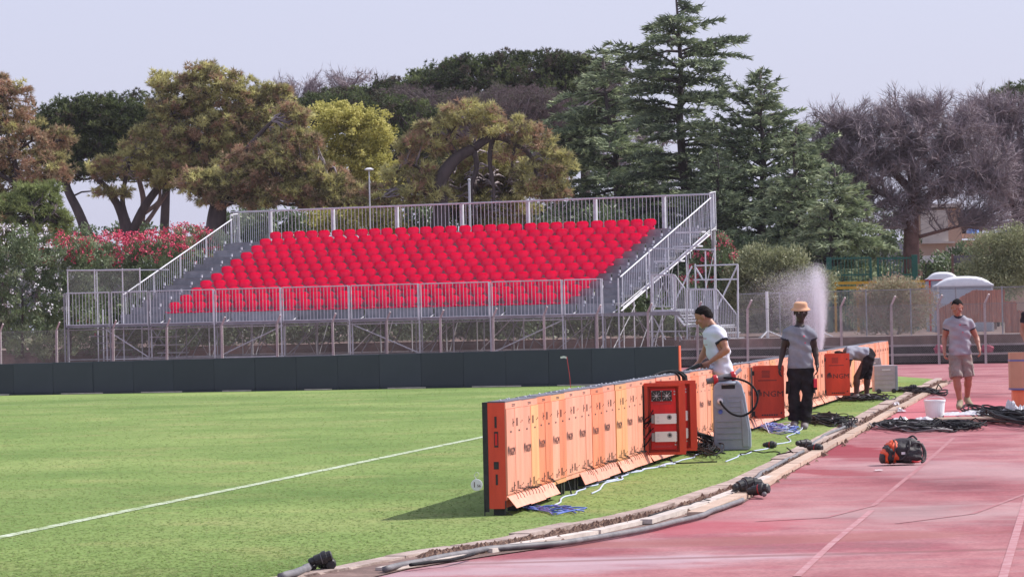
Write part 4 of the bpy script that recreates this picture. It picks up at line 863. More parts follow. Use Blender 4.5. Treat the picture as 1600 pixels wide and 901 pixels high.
def shell_bm():
    b_ = MB(); b_.cur = 0; b_.box(.003, MW-.003, 0.004, .125, .12, .90); b_.box(.003, MW-.003, -.012, .006, .848, .899); b_.box(.003, MW-.003, -.010, .006, .122, .162)
    b_.cur = 1; b_.box(.002, MW-.002, .126, .168, .10, .905); b_.cur = 2
    b_.box(-.001, MW+.001, -.008, .13, .9005, .911)
    b_.cur = 1
    for r in range(2): b_.box(.30, .46, -.0135, -.0118, .862+r*.012, .868+r*.012)
    b_.box(.05, .09, .02, .11, 0, .119).box(.70, .74, .02, .11, 0, .119)
    return b_
def hooks(rs):
    b_ = MB(); rg = random.Random(rs)
    for k in range(5):
        x = .08+.15*k+rg.uniform(-.02,.02); z = .165+rg.uniform(-.01,.015); b_.tube([(x,-.012,z+.02),(x+rg.uniform(-.02,.02),-.05,z+.012),(x+.02,-.075,z-.02),(x+rg.uniform(-.01,.03),-.085,z-.045)], .0026, 4)
        if rg.random() < .5: b_.tube([(x,-.014,z+.01),(x+.04,-.05,z+.004),(x+.065,-.02,z-.005)], .0035, 4)
    return b_
for i in range(NM):
    mk = kind_mats[(i*7+i//5) % len(kind_mats)] if i > 4 else ['or1','or1','or3','or2','or1'][i]
    o = shared(('shell', mk), shell_bm, [M[mk], M['blackm'], M['cap']], board, 'cabinet', (i*MW, random.uniform(-.006,.006), random.uniform(-.004,.004)))
    for h in (0, 1):
        di = i*2+h
        if di in skip:
            MB().box(h*.4+.02, h*.4+.38, -.003, .0035, .18, .835).build('open_bay', M['void'], o); continue
        mk2 = mk if random.random() < .75 else random.choice(['or1','or1','or3','or3','or2'])
        d = shared(('door', h, mk2), lambda: door_bm(h*.4, h*.4+.4, slots=bool(h)), [M[mk2], M['blackm']], o, 'door', (0, random.uniform(-.004, .0), 0))
        if h == 0 and i < 46:
            l = link('logo_print', LOGO, o); l.location = (.20, -.0215, .50); l.rotation_euler = (PI/2, 0, 0)
    if i not in (3, 4, 17, 31):
        a = R_(random.uniform(22, 38)) if i > 0 else R_(38); f = shared(('flap', mk), lambda: MB().box(.006, MW-.006, 0, .004, -.115, 0), [M['or1']], o, 'bottom_flap', (0, -.016, .150)); f.rotation_euler = (-a, 0, 0)
        if i < 40: shared(('hook', i % 3), lambda: hooks(i % 3), [M['cable']], o, 'cable_ties', (0, 0, 0), kind='stuff')
    for q in (.12, .5, .7): shared('screw', lambda: MB().lathe((0,0,0), [(.009,0),(.009,.008),(.004,.012)], 6), [M['galv']], o, 'screw', (q, .03+random.uniform(0,.05), .912)) if i < 24 else None
# near end plate, legs
ep = MB(); ep.cur = 0; ep.box(-.006, .002, -.008, .128, .055, .90); ep.cur = 1
for z0, z1, x0, x1 in ((.70,.79,.055,.066), (.245,.33,.055,.066)): ep.box(-.010, -.0065, x0, x1+.006, z0, z1)
for z0, z1, x0, x1 in ((.545,.67,.045,.078),): ep.box(-.0085, -.0065, x0, x1, z0, z1)
ep.box(-.009, -.0062, .045, .085, .37, .43); ep.cur = 2; ep.box(-.0105, -.0088, .052, .071, .56, .655); ep.cur = 1
ep.box(-.008, .0, .129, .171, .03, .905)
ep.build('end_plate', [M['red_or_shaded'], M['blackm'], M['red_in']], board)
MB().box(-.002, 2.4, .0, .1, .06, .118).build('base_rail', M['red_or_shaded'], board)
for y in (-.005, .165):
    MB().tube([(-.012,y,.12),(-.014,y-.0,.0)], .005, 5).build('foot_leg', M['blackm'], board)
MB().tube([(-.014,-.005,.03),(-.014,-.06,.0)], .004, 5).build('foot_leg', M['blackm'], board)
for i in range(4, 60, 3): MB().tube([(i*.8,-.02,.12),(i*.8,-.05,.0)], .008, 5).build('foot_leg', M['blackm'], board)
# opened doors: printed outside faces
for x in open_out:
    d = MB(); d.cur = 0; d.box(0, .41, -.02, 0, .15, .86); d.cur = 1
    d.box(.06, .31, -.0225, -.0203, .655, .664)
    for r in range(6): d.box(.11+.004*(r % 2), .22, -.0215, -.0203, .70+r*.017, .706+r*.017)
    for r in range(7): d.box(.10+r*.032, .125+r*.032, -.0215, -.0203, .185, .205)
    for z in (.76, .22): d.lathe((.365, -.022, z), [(.012, 0), (.012, .003)], 8, (0,-1,0)); d.box(-.022, .012, -.032, .004, z-.03, z+.03)
    o = d.build('open_door', [M['red_or_shaded'], M['blackm']], board, bevel=.003); o.location = (x, -.02, 0); o.rotation_euler = (0, 0, R_(-80.5)); o['label'] = 'open red-orange door hinged out from the board with black lettering'
    l = link('logo_print', LOGO2, o); l.location = (.212, -.0225, .475); l.rotation_euler = (PI/2, 0, 0); l.scale = (1.06, 1.22, 1)
# opened doors: inside with two power supplies and a fan grille
for j, x in enumerate(open_in):
    d = MB(); d.cur = 0
    d.box(0, .42, -.09, -.085, .135, .865)                     # outer skin (away from viewer)
    for a in ((0,.42,-.085,.0,.86,.865), (0,.42,-.085,.0,.135,.14), (0,.006,-.085,.0,.14,.86), (.41,.42,-.085,.0,.14,.86)): d.box(*a)
    for a in ((.0,.42,-.004,.006,.835,.872), (.0,.42,-.004,.006,.128,.155), (.0,.035,-.004,.006,.155,.835), (.355,.425,-.004,.006,.155,.835)): d.box(*a)
    o = d.build('open_door', [M['red_or_shaded']], board, bevel=.002); o.location = (x, -.02, 0); o.rotation_euler = (0, 0, R_(-80.5+180)) if False else (0, 0, R_(-80.5)); o.scale = (1, -1, 1); o['label'] = 'open red cabinet door showing its inside'
    MB().box(.065, .33, -.06, -.045, .18, .81).build('tray', M['red_in'], o, bevel=.004)
    MB().box(.10, .29, -.044, -.036, .20, .225).box(.09, .28, -.044, -.034, .645, .665).build('tray_rail', M['red_dark'], o)
    g = MB(); g.cur = 0; g.box(.075, .178, -.044, -.030, .68, .79); g.box(.184, .287, -.044, -.030, .68, .79); g.cur = 1
    for cx in (.127, .235):
        g.lathe((cx, -.029, .735), [(.012,0),(.012,.002)], 12, (0,1,0))
        for a in range(4): an = a*PI/4; g.tube([(cx-.045*math.cos(an),-.027,.735-.045*math.sin(an)),(cx+.045*math.cos(an),-.027,.735+.045*math.sin(an))], .002, 3)
        for sx in (-.046,.046):
            for sz in (-.048,.048): g.lathe((cx+sx, -.029, .735+sz), [(.005,0),(.005,.002)], 6, (0,1,0))
    g.build('fan_grille', [M['black'], M['galv']], o)
    for z in (.50, .315):
        p = MB(); p.cur = 0; p.box(.105, .325, -.044, .012, z-.052, z+.052); p.cur = 1; p.lathe((.255, .013, z+.015), [(.026,0),(.026,.003),(.017,.003),(.012,.0)], 16, (0,1,0)); p.box(.07,.104,-.044,.0,z-.045,z+.04); p.cur = 2
        p.box(.125,.15,.0125,.0135,z+.0,z+.03); p.box(.125,.15,.0125,.0135,z-.035,z-.015)
        for q in range(6): p.box(.326,.332,-.03,.008,z-.045+q*.016,z-.036+q*.016)
        p.build('power_supply', [M['white'], M['galv_dark'], M['galv']], o)
    for q in range(9):
        z = random.uniform(.3,.6); MB().tube([(.09,-.02,z),(.05,.0,z-.05+random.uniform(-.03,.03)),(.01,.02,z-.09),(-.04,.03+random.uniform(-.05,.05),z-.12+random.uniform(-.1,.1))], .006, 5).build('wire', M['cable'] if q % 3 else M['red_dark'], o, smooth=True)
    for z in (.78,.75,.26,.23): MB().lathe((.315,-.044,z), [(.009,0),(.009,.01),(.004,.014)], 8, (0,1,0)).build('screw', M['galv'], o)
# ================================================================ CABLES AND SMALL THINGS ON THE GROUND
def wavy(pts, amp=.03, k=6, z=.008, hump=0):
    D = dens([Vector((p.x, p.y, z)) for p in pts], k); return [Vector((p.x+random.gauss(0, amp), p.y+random.gauss(0, amp*2.2), z+abs(random.gauss(0, hump)))) for p in D]
def smooth_path(pts, k=4):
    out = []
    for i in range(len(pts)-1):
        p0, p1, p2, p3 = pts[max(i-1,0)], pts[i], pts[i+1], pts[min(i+2,len(pts)-1)]
        for j in range(k):
            t = j/k; out.append(.5*((2*p1)+(p2-p0)*t+(2*p0-5*p1+4*p2-p3)*t*t+(3*p1-p0-3*p2+p3)*t**3))
    return out+[pts[-1]]
def cable_bundle(name, label, strands, mat, r=.008, cat='cables', group=None):
    """strands: lists of world points; each strand its own part"""
    t = thing(name, label, cat, strands[0][0].to_tuple(), group=group)
    for s_ in strands: MB().tube([p-t.location for p in smooth_path(s_, 3)], r, 5).build('cable', mat if not isinstance(mat, list) else random.choice(mat), t, smooth=True)
    return t
st = []
for k in range(11): y = random.uniform(-1, 1); st.append(wavy([G(798,782+y), G(830,797+y*2+random.uniform(-3,3)), G(865,800+random.uniform(-7,7)), G(random.uniform(890,920),799+random.uniform(-5,6))], .012, 3, .012, .012))
for s_ in st: s_[0].z = .10; s_[1].z = .07
cable_bundle('cable_bundle', 'bunch of loose blue cable ends at the near end of the orange board', st, M['cable_blue'], .006)
cable_bundle('cable', 'pale blue twisted cable wandering over the grass beside the orange board', [wavy([G(868,790),G(905,768),G(948,752),G(985,740),G(1040,726),G(1100,708),G(1118,690)], .03, 5), wavy([G(925,772),G(970,745),G(1010,733),G(1050,725)], .03, 5), wavy([G(1130,722),G(1180,705),G(1230,690),G(1246,672)], .03, 5)], M['cable_pale'], .008)
def coil_pile(name, label, px, py, rx, ry, n, mat, r=.011, h=.07, group=None, cat='cables'):
    h *= .55; r *= .72; n = int(n*1.25)
    c = G(px, py); a = G(px-rx, py); b_ = G(px, py-ry); RX = (c-a).length; RY = abs(b_.y-c.y); t = thing(name, label, cat, c, group=group)
    for i in range(n):
        cx, cy = random.gauss(0, RX*.25), random.gauss(0, RY*.25); ra, rb = RX*random.uniform(.35, .85), RY*random.uniform(.3, .8); ph = random.uniform(0, 6.28); z = random.uniform(.01, h); pts = []
        for k in range(19): q = ph+k*6.4/18; pts.append(Vector((cx+ra*math.cos(q)+random.gauss(0,.01), cy+rb*math.sin(q)+random.gauss(0,.02), z+.02*math.sin(3*q+ph)+.012)))
        if random.random() < .12: pts[9].z += random.uniform(.04, .12)
        MB().tube(smooth_path(pts, 2), r*random.uniform(.7, 1.2), 5).build('cable_loop', mat if not isinstance(mat, list) else random.choice(mat), t, smooth=True)
    return t
coil_pile('cable_pile', 'tangle of black cables at the foot of the orange board beside the grey tank', 1095, 704, 26, 14, 26, M['cable'], .010, .16)
coil_pile('cable_pile', 'black cable heap on the grass right behind the feet of the man in the hat', 1290, 660, 34, 6, 24, M['cable'], .014, .12)
coil_pile('cable_pile', 'long coil of black cable on the track left of the wooden pallet', 1428, 668, 46, 7, 26, [M['cable'], M['cable'], M['cable_grey']], .014, .08)
coil_pile('cable_pile', 'black cable coil lying in front of the wooden pallet', 1492, 667, 40, 6, 24, M['cable'], .014, .08)
coil_pile('cable_pile', 'loops of black cable draped over the right end of the wooden pallet', 1572, 657, 34, 12, 24, M['cable'], .016, .22)
coil_pile('cable_pile', 'blue and white cable tangle at the feet of the man in the hat', 1215, 671, 28, 6, 18, [M['cable_blue'], M['cable_pale']], .010, .05)
coil_pile('cable_pile', 'black cables on the grass under the bending man', 1346, 624, 38, 5, 18, M['cable'], .014, .10)
coil_pile('cable_pile', 'dark cables and connectors on the kerb beyond the bending man', 1440, 612, 22, 5, 14, M['cable'], .018, .07)
# cables hanging over the board down to the pile
hs = []
for k in range(9):
    x0 = bx_(1056)+random.uniform(-.15,.25); top = A0+BU*x0; a = top+BV*.08+Vector((0,0,.925)); o1 = random.uniform(.02,.08); q = random.uniform(-.15,.35); e = A0+BU*(bx_(1092)+random.uniform(-.5,.3))-BV*random.uniform(.1,.35)
    hs.append([a-BU*.6+BV*.1+Vector((0,0,-.02)), a+Vector((0,0,.02)), top-BV*(o1+.03)+Vector((0,0,.88)), top-BV*(o1+.02)+BU*q*.5+Vector((0,0,.6)), top-BV*(o1+.04)+BU*q+Vector((0,0,.3)), Vector((e.x, e.y, .08)), Vector((e.x+random.uniform(-.1,.1), e.y-.3, .015))])
cable_bundle('cable_bundle', 'black cables hanging over the orange board between the open doors and grey tank', hs, M['cable'], .012)
cable_bundle('cable', 'single thin black cable curling on the grass in front of the grey box', [wavy([G(1035,716),G(1060,724),G(1120,722)], .02, 4), wavy([G(1150,712),G(1185,712),G(1215,712),G(1240,716)], .03, 4, .01, .05)], M['cable'], .007)
# grey hoses along the kerb
cable_bundle('hose', 'thick grey hose running along the outer edge of the kerb towards the photo bottom', [[Vector((p.x, p.y, .020)) for p in wavy([G(600,893),G(680,876),G(760,862),G(880,852),G(1000,832),G(1080,813),G(1130,795),G(1160,784)], .006, 3)]], M['cable_grey'], .023, 'hose')
cable_bundle('hose', 'grey hose lying in the kerb channel between the two connector clusters', [wavy([G(1168,758),G(1195,740),G(1225,722),G(1256,708)], .01, 4, .02), wavy([G(1262,702),G(1290,682),G(1330,664)], .01, 4, .02)], M['cable_grey'], .022, 'hose')
cable_bundle('hose', 'thin black hose lying on the planks of the kerb', [wavy([G(640,889),G(700,882),G(740,872)], .006, 3, .03), wavy([G(1010,812),G(1060,800),G(1100,790),G(1108,784)], .02, 4, .03)], M['cable'], .012, 'hose')
def connector(name, label, px, py, s=1.0, n=3, hump=True):
    s *= .78
    c = G(px, py); t = thing(name, label, 'connector', c)
    for k in range(n):
        a = random.uniform(-.5, .5)+(.3 if k % 2 else -.9); T = Vector((math.cos(a), math.sin(a), random.uniform(-.1, .3))).normalized(); o = Vector((random.uniform(-.07,.07), random.uniform(-.25,.25), .065+.04*(k % 2)))*s
        if k == 0: o.z = .06*s
        MB().lathe(o-T*.10*s, [(.026*s,0),(.034*s,.02*s),(.034*s,.05*s),(.045*s,.055*s),(.047*s,.12*s),(.058*s,.125*s),(.058*s,.16*s),(.045*s,.165*s),(.045*s,.2*s),(.03*s,.21*s)], 14, T).build('plug_body', M['black'], t, smooth=False)
        MB().lathe(o+T*.01*s, [(.050*s,0),(.050*s,.010*s)], 14, T).build('ring', M['cable_grey'] if k % 2 else M['red_dark'], t)
    if hump:
        MB().tube(smooth_path([Vector((-.14,.1,.03)), Vector((-.05,.2,.10)), Vector((.06,.15,.12)), Vector((.12,-.05,.05)), Vector((.10,-.3,.03))], 4), .022*s, 8).build('hose_loop', M['cable_grey'], t, smooth=True)
    return t
random.seed(5)
connector('hose_connector', 'cluster of black hose couplings with a looped grey hose on the planks', 1172, 775, 1.25, 5)
connector('hose_connector', 'single black hose coupling in the kerb channel', 1266, 706, 1.15, 2, False)
connector('hose_connector', 'black hose coupling at the bottom edge of the photo beside the kerb', 498, 893, .95, 3, False)
connector('hose_connector', 'small black coupling lying on the grass in front of the grey box', 1203, 700, 1.0, 1, False)
connector('hose_connector', 'black coupling on the far kerb near the walking man', 1426, 612, 1.1, 3, False)
cable_bundle('hose', 'grey hose end coming out of the coupling at the bottom of the photo', [wavy([G(440,908),G(470,898),G(490,890)], .01, 4, .03)], M['cable_grey'], .03, 'hose')
# ---------------------------------------------------------------- grey plastic tank boxes
M['grey_plastic'] = pm('blue_grey_moulded_plastic', (.25,.285,.35), (.31,.345,.41), 5, .5, bump=.08, bscale=30, spec=.4)
M['mauve_plastic'] = pm('pale_grey_moulded_plastic', (.36,.33,.37), (.44,.41,.45), 5, .5, bump=.08)
def tank(label, px, py, w, h, dpt, rz, mat, full=True):
    c = G(px, py); t = thing('moulded_tank', label, 'plastic tank', c, rz)
    prof = [(-w/2,0),(w*.44,0),(w/2,.03),(w/2,h*.25),(w*.36,h*.78),(w*.27,h*.94),(w*.18,h),(-w*.36,h*.985),(-w*.47,h*.93),(-w/2,h*.80)]
    b_ = MB(); b_.prism([(x, z) for x, z in prof], -dpt/2, dpt/2); b_.build('body', mat, t, bevel=.018)
    for k in range(4 if full else 6):
        z = h*(.16+.085*k) if full else h*(.2+.11*k); MB().box(-w*.40, w*.28, -dpt/2-.008, -dpt/2+.01, z, z+.012).build('rib', mat, t, bevel=.003)
    if full:
        for k in range(4): z = h*(.55+.07*k); MB().box(-w*.06, w*.24, -dpt/2-.007, -dpt/2+.01, z, z+.010).build('rib', mat, t, bevel=.003)
        MB().prism([(w*.27,h*.05),(w*.44,h*.05),(w*.44,h*.30),(w*.30,h*.72),(w*.24,h*.72)], -dpt/2-.012, -dpt/2+.004).build('side_panel', mat, t, bevel=.01)
        MB().lathe((-w*.30,-dpt/2-.001,h*.70), [(w*.19,0),(w*.19,.008),(w*.14,.004)], 20, (0,-1,0)).build('round_recess', mat, t)
        MB().lathe((-w*.30,-dpt/2-.004,h*.71), [(.028,0),(.034,.012),(.034,.03),(.022,.036),(.020,.06)], 14, (0,-1,0)).build('outlet', M['white'], t)
        MB().lathe((-w*.30,-dpt/2-.004,h*.56), [(.026,0),(.026,.012),(.014,.004)], 14, (0,-1,0)).build('blue_plug', M['cable_blue'], t)
        MB().box(-w*.26, w*.10, -dpt/2-.006, -dpt/2+.003, h*.885, h*.94).build('grip_hole', M['void'], t, bevel=.01)
        MB().tube([Vector((-w*.24,-dpt/2-.02,h*.955)), Vector((w*.12,-dpt/2-.02,h*.965))], .016, 8).build('handle', mat, t, smooth=True)
        lp = [(-w*.30,-.06,h*.71),(-w*.18,-.12,h*.62),(w*.02,-.14,h*.53),(w*.30,-.12,h*.50),(w*.60,-.08,h*.60),(w*.70,-.02,h*.78),(w*.52,.02,h*.94),(w*.20,.04,h*1.02),(-w*.2,.03,h*1.045)]
        MB().tube(smooth_path([Vector((x, y-dpt/2, z)) for x, y, z in lp], 4), .013, 8).build('cable', M['cable'], t, smooth=True)
    else:
        for x in (-w*.38, w*.38): MB().lathe((x, -dpt/2-.02, .045), [(.045,0),(.045,.03),(.02,.034)], 14, (0,-1,0)).build('wheel', M['black'], t)
    return t
tk = tank('tall blue-grey moulded plastic tank with a black cable loop standing against the orange board', 1145, 703, .43, .80, .20, -.08, M['grey_plastic'])
cn = thing('hose_coupling', 'grey pipe coupling with crimson collars resting on top of the blue-grey tank', 'coupling', tk.location+Vector((-.10,-.02,.83)))
ax = Vector((1, .1, .18)).normalized(); MB().lathe(-ax*.19, [(.034,0),(.034,.07),(.042,.072),(.042,.30),(.03,.31)], 16, ax).build('pipe', M['cable_grey'], cn)
for s_ in (-.11, .10): MB().lathe(ax*s_, [(.052,0),(.056,.01),(.056,.04),(.050,.05)], 16, ax).build('collar', M['red_dark'], cn)
MB().tube([ax*.12, ax*.2+Vector((0,0,.05)), ax*.22+Vector((0,0,.06))], .022, 8).build('branch_pipe', M['galv'], cn)
def crate(label, px, py, w, h, dpt, rz, mat, tilt=0):
    c = G(px, py); t = thing('plastic_case', label, 'plastic case', c, rz); t.rotation_euler.y = tilt
    MB().box(-w/2, w/2, -dpt/2, dpt/2, .03, h).build('body', mat, t, bevel=.012)
    MB().box(w/2+.001, w/2+.05, -dpt/2, dpt/2, .05, h-.01).build('side_frame', M['grey_plastic'], t, bevel=.006)
    for k in range(5): z = h*(.16+.16*k); MB().box(-w*.46, w*.46, -dpt/2-.008, -dpt/2+.004, z, z+.012).build('rib', mat, t)
    MB().box(-w*.12, w*.28, -dpt/2-.006, -dpt/2+.003, h*.80, h*.86).build('grip', M['white'], t)
    for x in (-w*.3, w*.42): MB().lathe((x, -dpt/2-.005, .045), [(.045,0),(.045,.03),(.015,.034)], 14, (0,-1,0)).build('wheel', M['black'], t)
    return t
crate('pale mauve-grey wheeled case with horizontal ribs on the grass right of the bending man', 1381, 614, .40, .53, .3, .05, M['mauve_plastic'])
crate('blue-grey case tilted behind the pale wheeled case', 1366, 606, .30, .60, .25, .1, M['grey_plastic'], -.14)
# ---------------------------------------------------------------- backpack
bp_ = thing('backpack', 'black and orange backpack lying on the red track', 'backpack', G(1404, 724), .15)
def blob(name, c, r, mat, par, n=3, noise=.08, seed=0, squash=None):
    bm = bmesh.new(); bmesh.ops.create_icosphere(bm, subdivisions=n, radius=1); rg = np.random.default_rng(seed); ph = rg.uniform(0, 6, 9)
    for v in bm.verts:
        p = v.co; k = 1+noise*(math.sin(3*p.x+ph[0])*math.sin(4*p.y+ph[1])+.6*math.sin(7*p.z+ph[2]+2*p.x)+.4*math.sin(9*p.x+ph[3])*math.sin(8*p.z+ph[4]))
        q = Vector([math.copysign(abs(x)**(squash or 1), x) for x in p])*k; v.co = Vector((c[0]+q.x*r[0], c[1]+q.y*r[1], max(c[2]+q.z*r[2], .002)))
    me = bpy.data.meshes.new(name); bm.to_mesh(me); bm.free(); me.materials.append(mat)
    for p in me.polygons: p.use_smooth = True
    return link(name, me, par)
M['bagb'] = pm('black_nylon', (.018,.016,.02), (.035,.03,.036), 14, .65, bump=.4, bscale=40); M['bago'] = pm('orange_nylon', (.80,.10,.03), (.70,.08,.025), 14, .6, bump=.3, bscale=40)
blob('pack_body', (.05,0,.125), (.17,.15,.125), M['bagb'], bp_, 4, .13, 1, .8); blob('front_pocket', (-.065,-.03,.125), (.07,.13,.115), M['bago'], bp_, 4, .10, 2, .85)
blob('side_panel', (-.115,-.04,.10), (.05,.13,.10), M['bagb'], bp_, 4, .10, 3, .85); blob('lower_pocket', (-.155,-.05,.08), (.035,.11,.075), M['bago'], bp_, 4, .10, 4, .85); blob('top_flap', (.18,.02,.13), (.055,.12,.11), M['bagb'], bp_, 4, .18, 6, .85)
blob('side_pocket', (.10,-.12,.08), (.10,.05,.07), M['bagb'], bp_, 4, .15, 8, .85); blob('end_pocket', (-.185,-.06,.06), (.022,.09,.055), M['bagb'], bp_, 3, .1, 9, .9)
for pts in ([(.05,-.15,.16),(.12,-.17,.21),(.2,-.15,.20),(.235,-.12,.10),(.2,-.17,.03)], [(.1,.05,.24),(.16,.02,.28),(.2,.0,.24)], [(.235,-.05,.20),(.26,-.10,.12),(.235,-.16,.04),(.19,-.19,.015)], [(-.02,-.155,.04),(.04,-.175,.10),(.08,-.165,.20),(.10,-.05,.25)]): MB().tube(smooth_path([Vector(p) for p in pts], 4), .011, 6).build('strap', M['bagb'], bp_, smooth=True)
MB().tube(smooth_path([Vector(p) for p in [(-.105,-.175,.03),(-.085,-.175,.12),(-.07,-.15,.22),(-.06,0,.245)]], 4), .007, 5).build('strap', M['bagb'], bp_, smooth=True)
MB().box(-.01,.03,-.165,-.158,.10,.125).build('logo_patch', M['white'], bp_)
MB().tube(smooth_path([Vector(p) for p in [(.2,-.16,.03),(.14,-.19,.02),(.1,-.16,.03)]], 4), .01, 5).build('strap', M['red_dark'], bp_, smooth=True)
# ---------------------------------------------------------------- bucket, pallet, sheets, box
bk_ = thing('bucket', 'white plastic bucket standing on the track behind the cables', 'bucket', G(1461, 657))
MB().lathe((0,0,0), [(.115,0),(.12,.005),(.148,.27),(.156,.272),(.156,.29),(.148,.295),(.142,.295),(.116,.02),(.02,.018)], 28).build('body', pm('translucent_white_bucket', (.78,.77,.78), (.70,.69,.70), 4, .5), bk_, smooth=False)
MB().tube([(.155*math.cos(a),.155*math.sin(a)*.9,.28-.06*math.sin(a)) for a in np.linspace(PI,2*PI,14)], .004, 5).build('handle', M['galv'], bk_)
pl = thing('wooden_pallet', 'low wooden pallet on the track with plastic sheets on it', 'pallet', G(1516, 661), .05)
for k in range(6): MB().box(-.45,.45,-.40+k*.145,-.31+k*.145,.062,.080).build('board', M['wood'], pl)
for x in (-.42,-.05,.33): MB().box(x,x+.09,-.40,.42,.046,.061).build('stringer', M['wood'], pl)
for x in (-.42,-.05,.33):
    for y in (-.40,0,.34): MB().box(x+.002,x+.088,y,y+.08,.0,.045).build('block', M['wood'], pl)
def crumple(name, label, px, py, rx, ry, h, mat, seed, z0=0.0, cat='plastic sheet', group=None):
    c = G(px, py, 0); c.z = z0; s = FPX/c.y; rg = np.random.default_rng(seed); n = 22; ph = rg.uniform(0, 6, 12); V_ = []
    W_, D_ = rx/s, ry
    for j in range(n):
        for i in range(n):
            u, v = i/(n-1)*2-1, j/(n-1)*2-1; e = max(0, 1-(abs(u)**3+abs(v)**3)); zz = h*e*(.45+.3*math.sin(5*u+ph[0]+2*v)+.25*math.sin(9*v+ph[1]+3*u)+.20*math.sin(17*u+ph[4]+8*v)*math.sin(13*v+ph[5])+.05*rg.normal())
            V_.append((u*W_*(1+.12*math.sin(7*v+ph[2])), v*D_*(1+.15*math.sin(6*u+ph[3])), max(.003, zz)))
    F_ = [(j*n+i, j*n+i+1, (j+1)*n+i+1, (j+1)*n+i) for j in range(n-1) for i in range(n-1)]
    o = MB().add(V_, F_).build(name, mat, None); o.location = c; tag(o, label, cat, group); return o
crumple('plastic_sheet', 'crumpled clear plastic sheeting on the wooden pallet', 1515, 656, 44, .35, .06, M['bag_white'], 4, .081)
crumple('plastic_sheet', 'pale plastic sheeting spread behind the black cable coil left of the bucket', 1428, 661, 44, .5, .10, M['bag_white'], 5)
crumple('plastic_sheet', 'heap of clear plastic film at the right edge of the photo below the cardboard box', 1588, 652, 26, .6, .26, M['bag_white'], 6)
crumple('plastic_bag', 'small white plastic bag on the grass beside the cable heap', 1303, 662, 10, .18, .09, M['bag_white'], 7, cat='plastic bag')
crumple('plastic_bag', 'white rag lying on the kerb planks left of the bucket', 1405, 642, 9, .2, .06, M['bag_white'], 8, cat='rag')
crumple('plastic_bag', 'white scrap near the far planks of the kerb', 1399, 632, 6, .2, .06, M['bag_white'], 9, cat='rag')
crumple('dark_rag', 'dark crumpled cloth in the kerb channel beside the cable heap', 1325, 668, 15, .3, .10, M['bagb'], 10, cat='cloth')
crumple('paper_scrap', 'small white paper scrap on the track in front of the backpack', 1373, 734, 6, .06, .006, M['white'], 11, cat='paper')
M['card'] = pm('cardboard', (.52,.33,.22), (.44,.28,.19), 2, .85, bump=.2); M['tape'] = pm('blue_tape', (.12,.15,.34), (.15,.18,.4), 3, .5)
oct_ = thing('cardboard_bin', 'tall octagonal cardboard bin with blue tape at the right edge of the photo', 'cardboard box', G(1606, 635))
ring = lambda r, z: [(r*math.cos(q*PI/4+PI/8), r*math.sin(q*PI/4+PI/8), z) for q in range(8)]
def octb(r, z0, z1, name, mat, rin=None):
    V_ = ring(r, z0)+ring(r, z1)+ring((rin or r-.02), z1)+ring((rin or r-.02), z0+.02); F_ = []
    for a in range(3):
        for q in range(8): q2 = (q+1) % 8; F_.append((a*8+q, a*8+q2, (a+1)*8+q2, (a+1)*8+q))
    F_.append(tuple(range(24, 32))); MB().add(V_, F_).build(name, mat, oct_)
octb(.30, .27, .86, 'box_wall', M['card'], .28); octb(.305, .27, .30, 'tape_band', M['tape'], .302); octb(.306, .72, .75, 'tape_band', M['tape'], .303); octb(.26, .0, .265, 'orange_base', M['or3'])
# ---------------------------------------------------------------- little marker flag and the hanging number tag
fl = thing('marker_flag', 'little white flag on a thin red wire in the field beyond the orange board', 'flag', P(893, 640, 70).to_tuple()[:2]+(0,))
MB().tube([(0,0,0),(-.02,0,.4),(-.07,0,.80)], .006, 5).build('wire', M['red_dark'], fl)
MB().add([(-.07,0,.80),(-.13,.01,.815),(-.20,-.01,.80),(-.19,0,.765),(-.12,.012,.775),(-.065,0,.755)], [(0,1,4,5),(1,2,3,4)]).build('flag_cloth', M['white'], fl)
tg = thing('number_tag', 'round white tag with black digits hanging on the field side of the board end', 'tag', P(745, 757, 28.46).to_tuple(), ba-PI/2)
MB().lathe((0,.0,0), [(.044,0),(.048,.003),(.044,.006)], 24, (0,-1,0)).build('disc', M['white'], tg)
MB().tube(smooth_path([Vector((0,0,.045)), Vector((-.02,0,.075)), Vector((.0,0,.10)), Vector((.02,0,.085)), Vector((.0,0,.06))], 4), .002, 5).build('wire', M['galv'], tg)
text_obj('1', .062, M['print'], tg, (-.018,-.0075,.0), (PI/2,0,0)); text_obj('56', .030, M['print'], tg, (.018,-.0075,-.008), (PI/2,0,0), name='lettering')
# ================================================================ BACKGROUND RIGHT: gate, house, toilets, reed screen, second fence
gp = lambda px, py, d: P(px, py, d)
gate = thing('green_gate', 'green railed gate between two stout green posts behind the dry shrub', 'gate', P(1360, 470, 131).to_tuple()[:2]+(.8,))
def gl(px, py, d=131): return P(px, py, d)-gate.location
for (x0, x1, yt) in ((1291,1299,402),(1424,1433,398)):
    a = gl(x0, yt); b_ = gl(x1, yt); MB().box(a.x, b_.x, -.1, .1, 0, a.z).build('gate_post', M['green_paint'], gate, bevel=.01)
for x in (1360,1371.5): a = gl(x, 402); MB().box(a.x-.04, a.x+.04, -.04, .04, 0, a.z).build('frame_post', M['green_paint'], gate)
for (x0, x1, n_) in ((1300,1360,11),(1373,1424,10)):
    for i in range(n_): a = gl(x0+(x1-x0)*(i+.5)/n_, 400); MB().tube([(a.x,0,.1),(a.x,0,a.z)], .014, 5).build('gate_bar', M['green_paint'], gate)
    for y in (404, 430): a, b_ = gl(x0, y), gl(x1, y); MB().box(a.x, b_.x, -.02, .02, a.z-.03, a.z+.03).build('gate_rail', M['green_paint'], gate)
yb = thing('yellow_barrier', 'yellow double-railed barrier seen behind the dry shrub', 'barrier', P(1300, 480, 129).to_tuple()[:2]+(.8,))
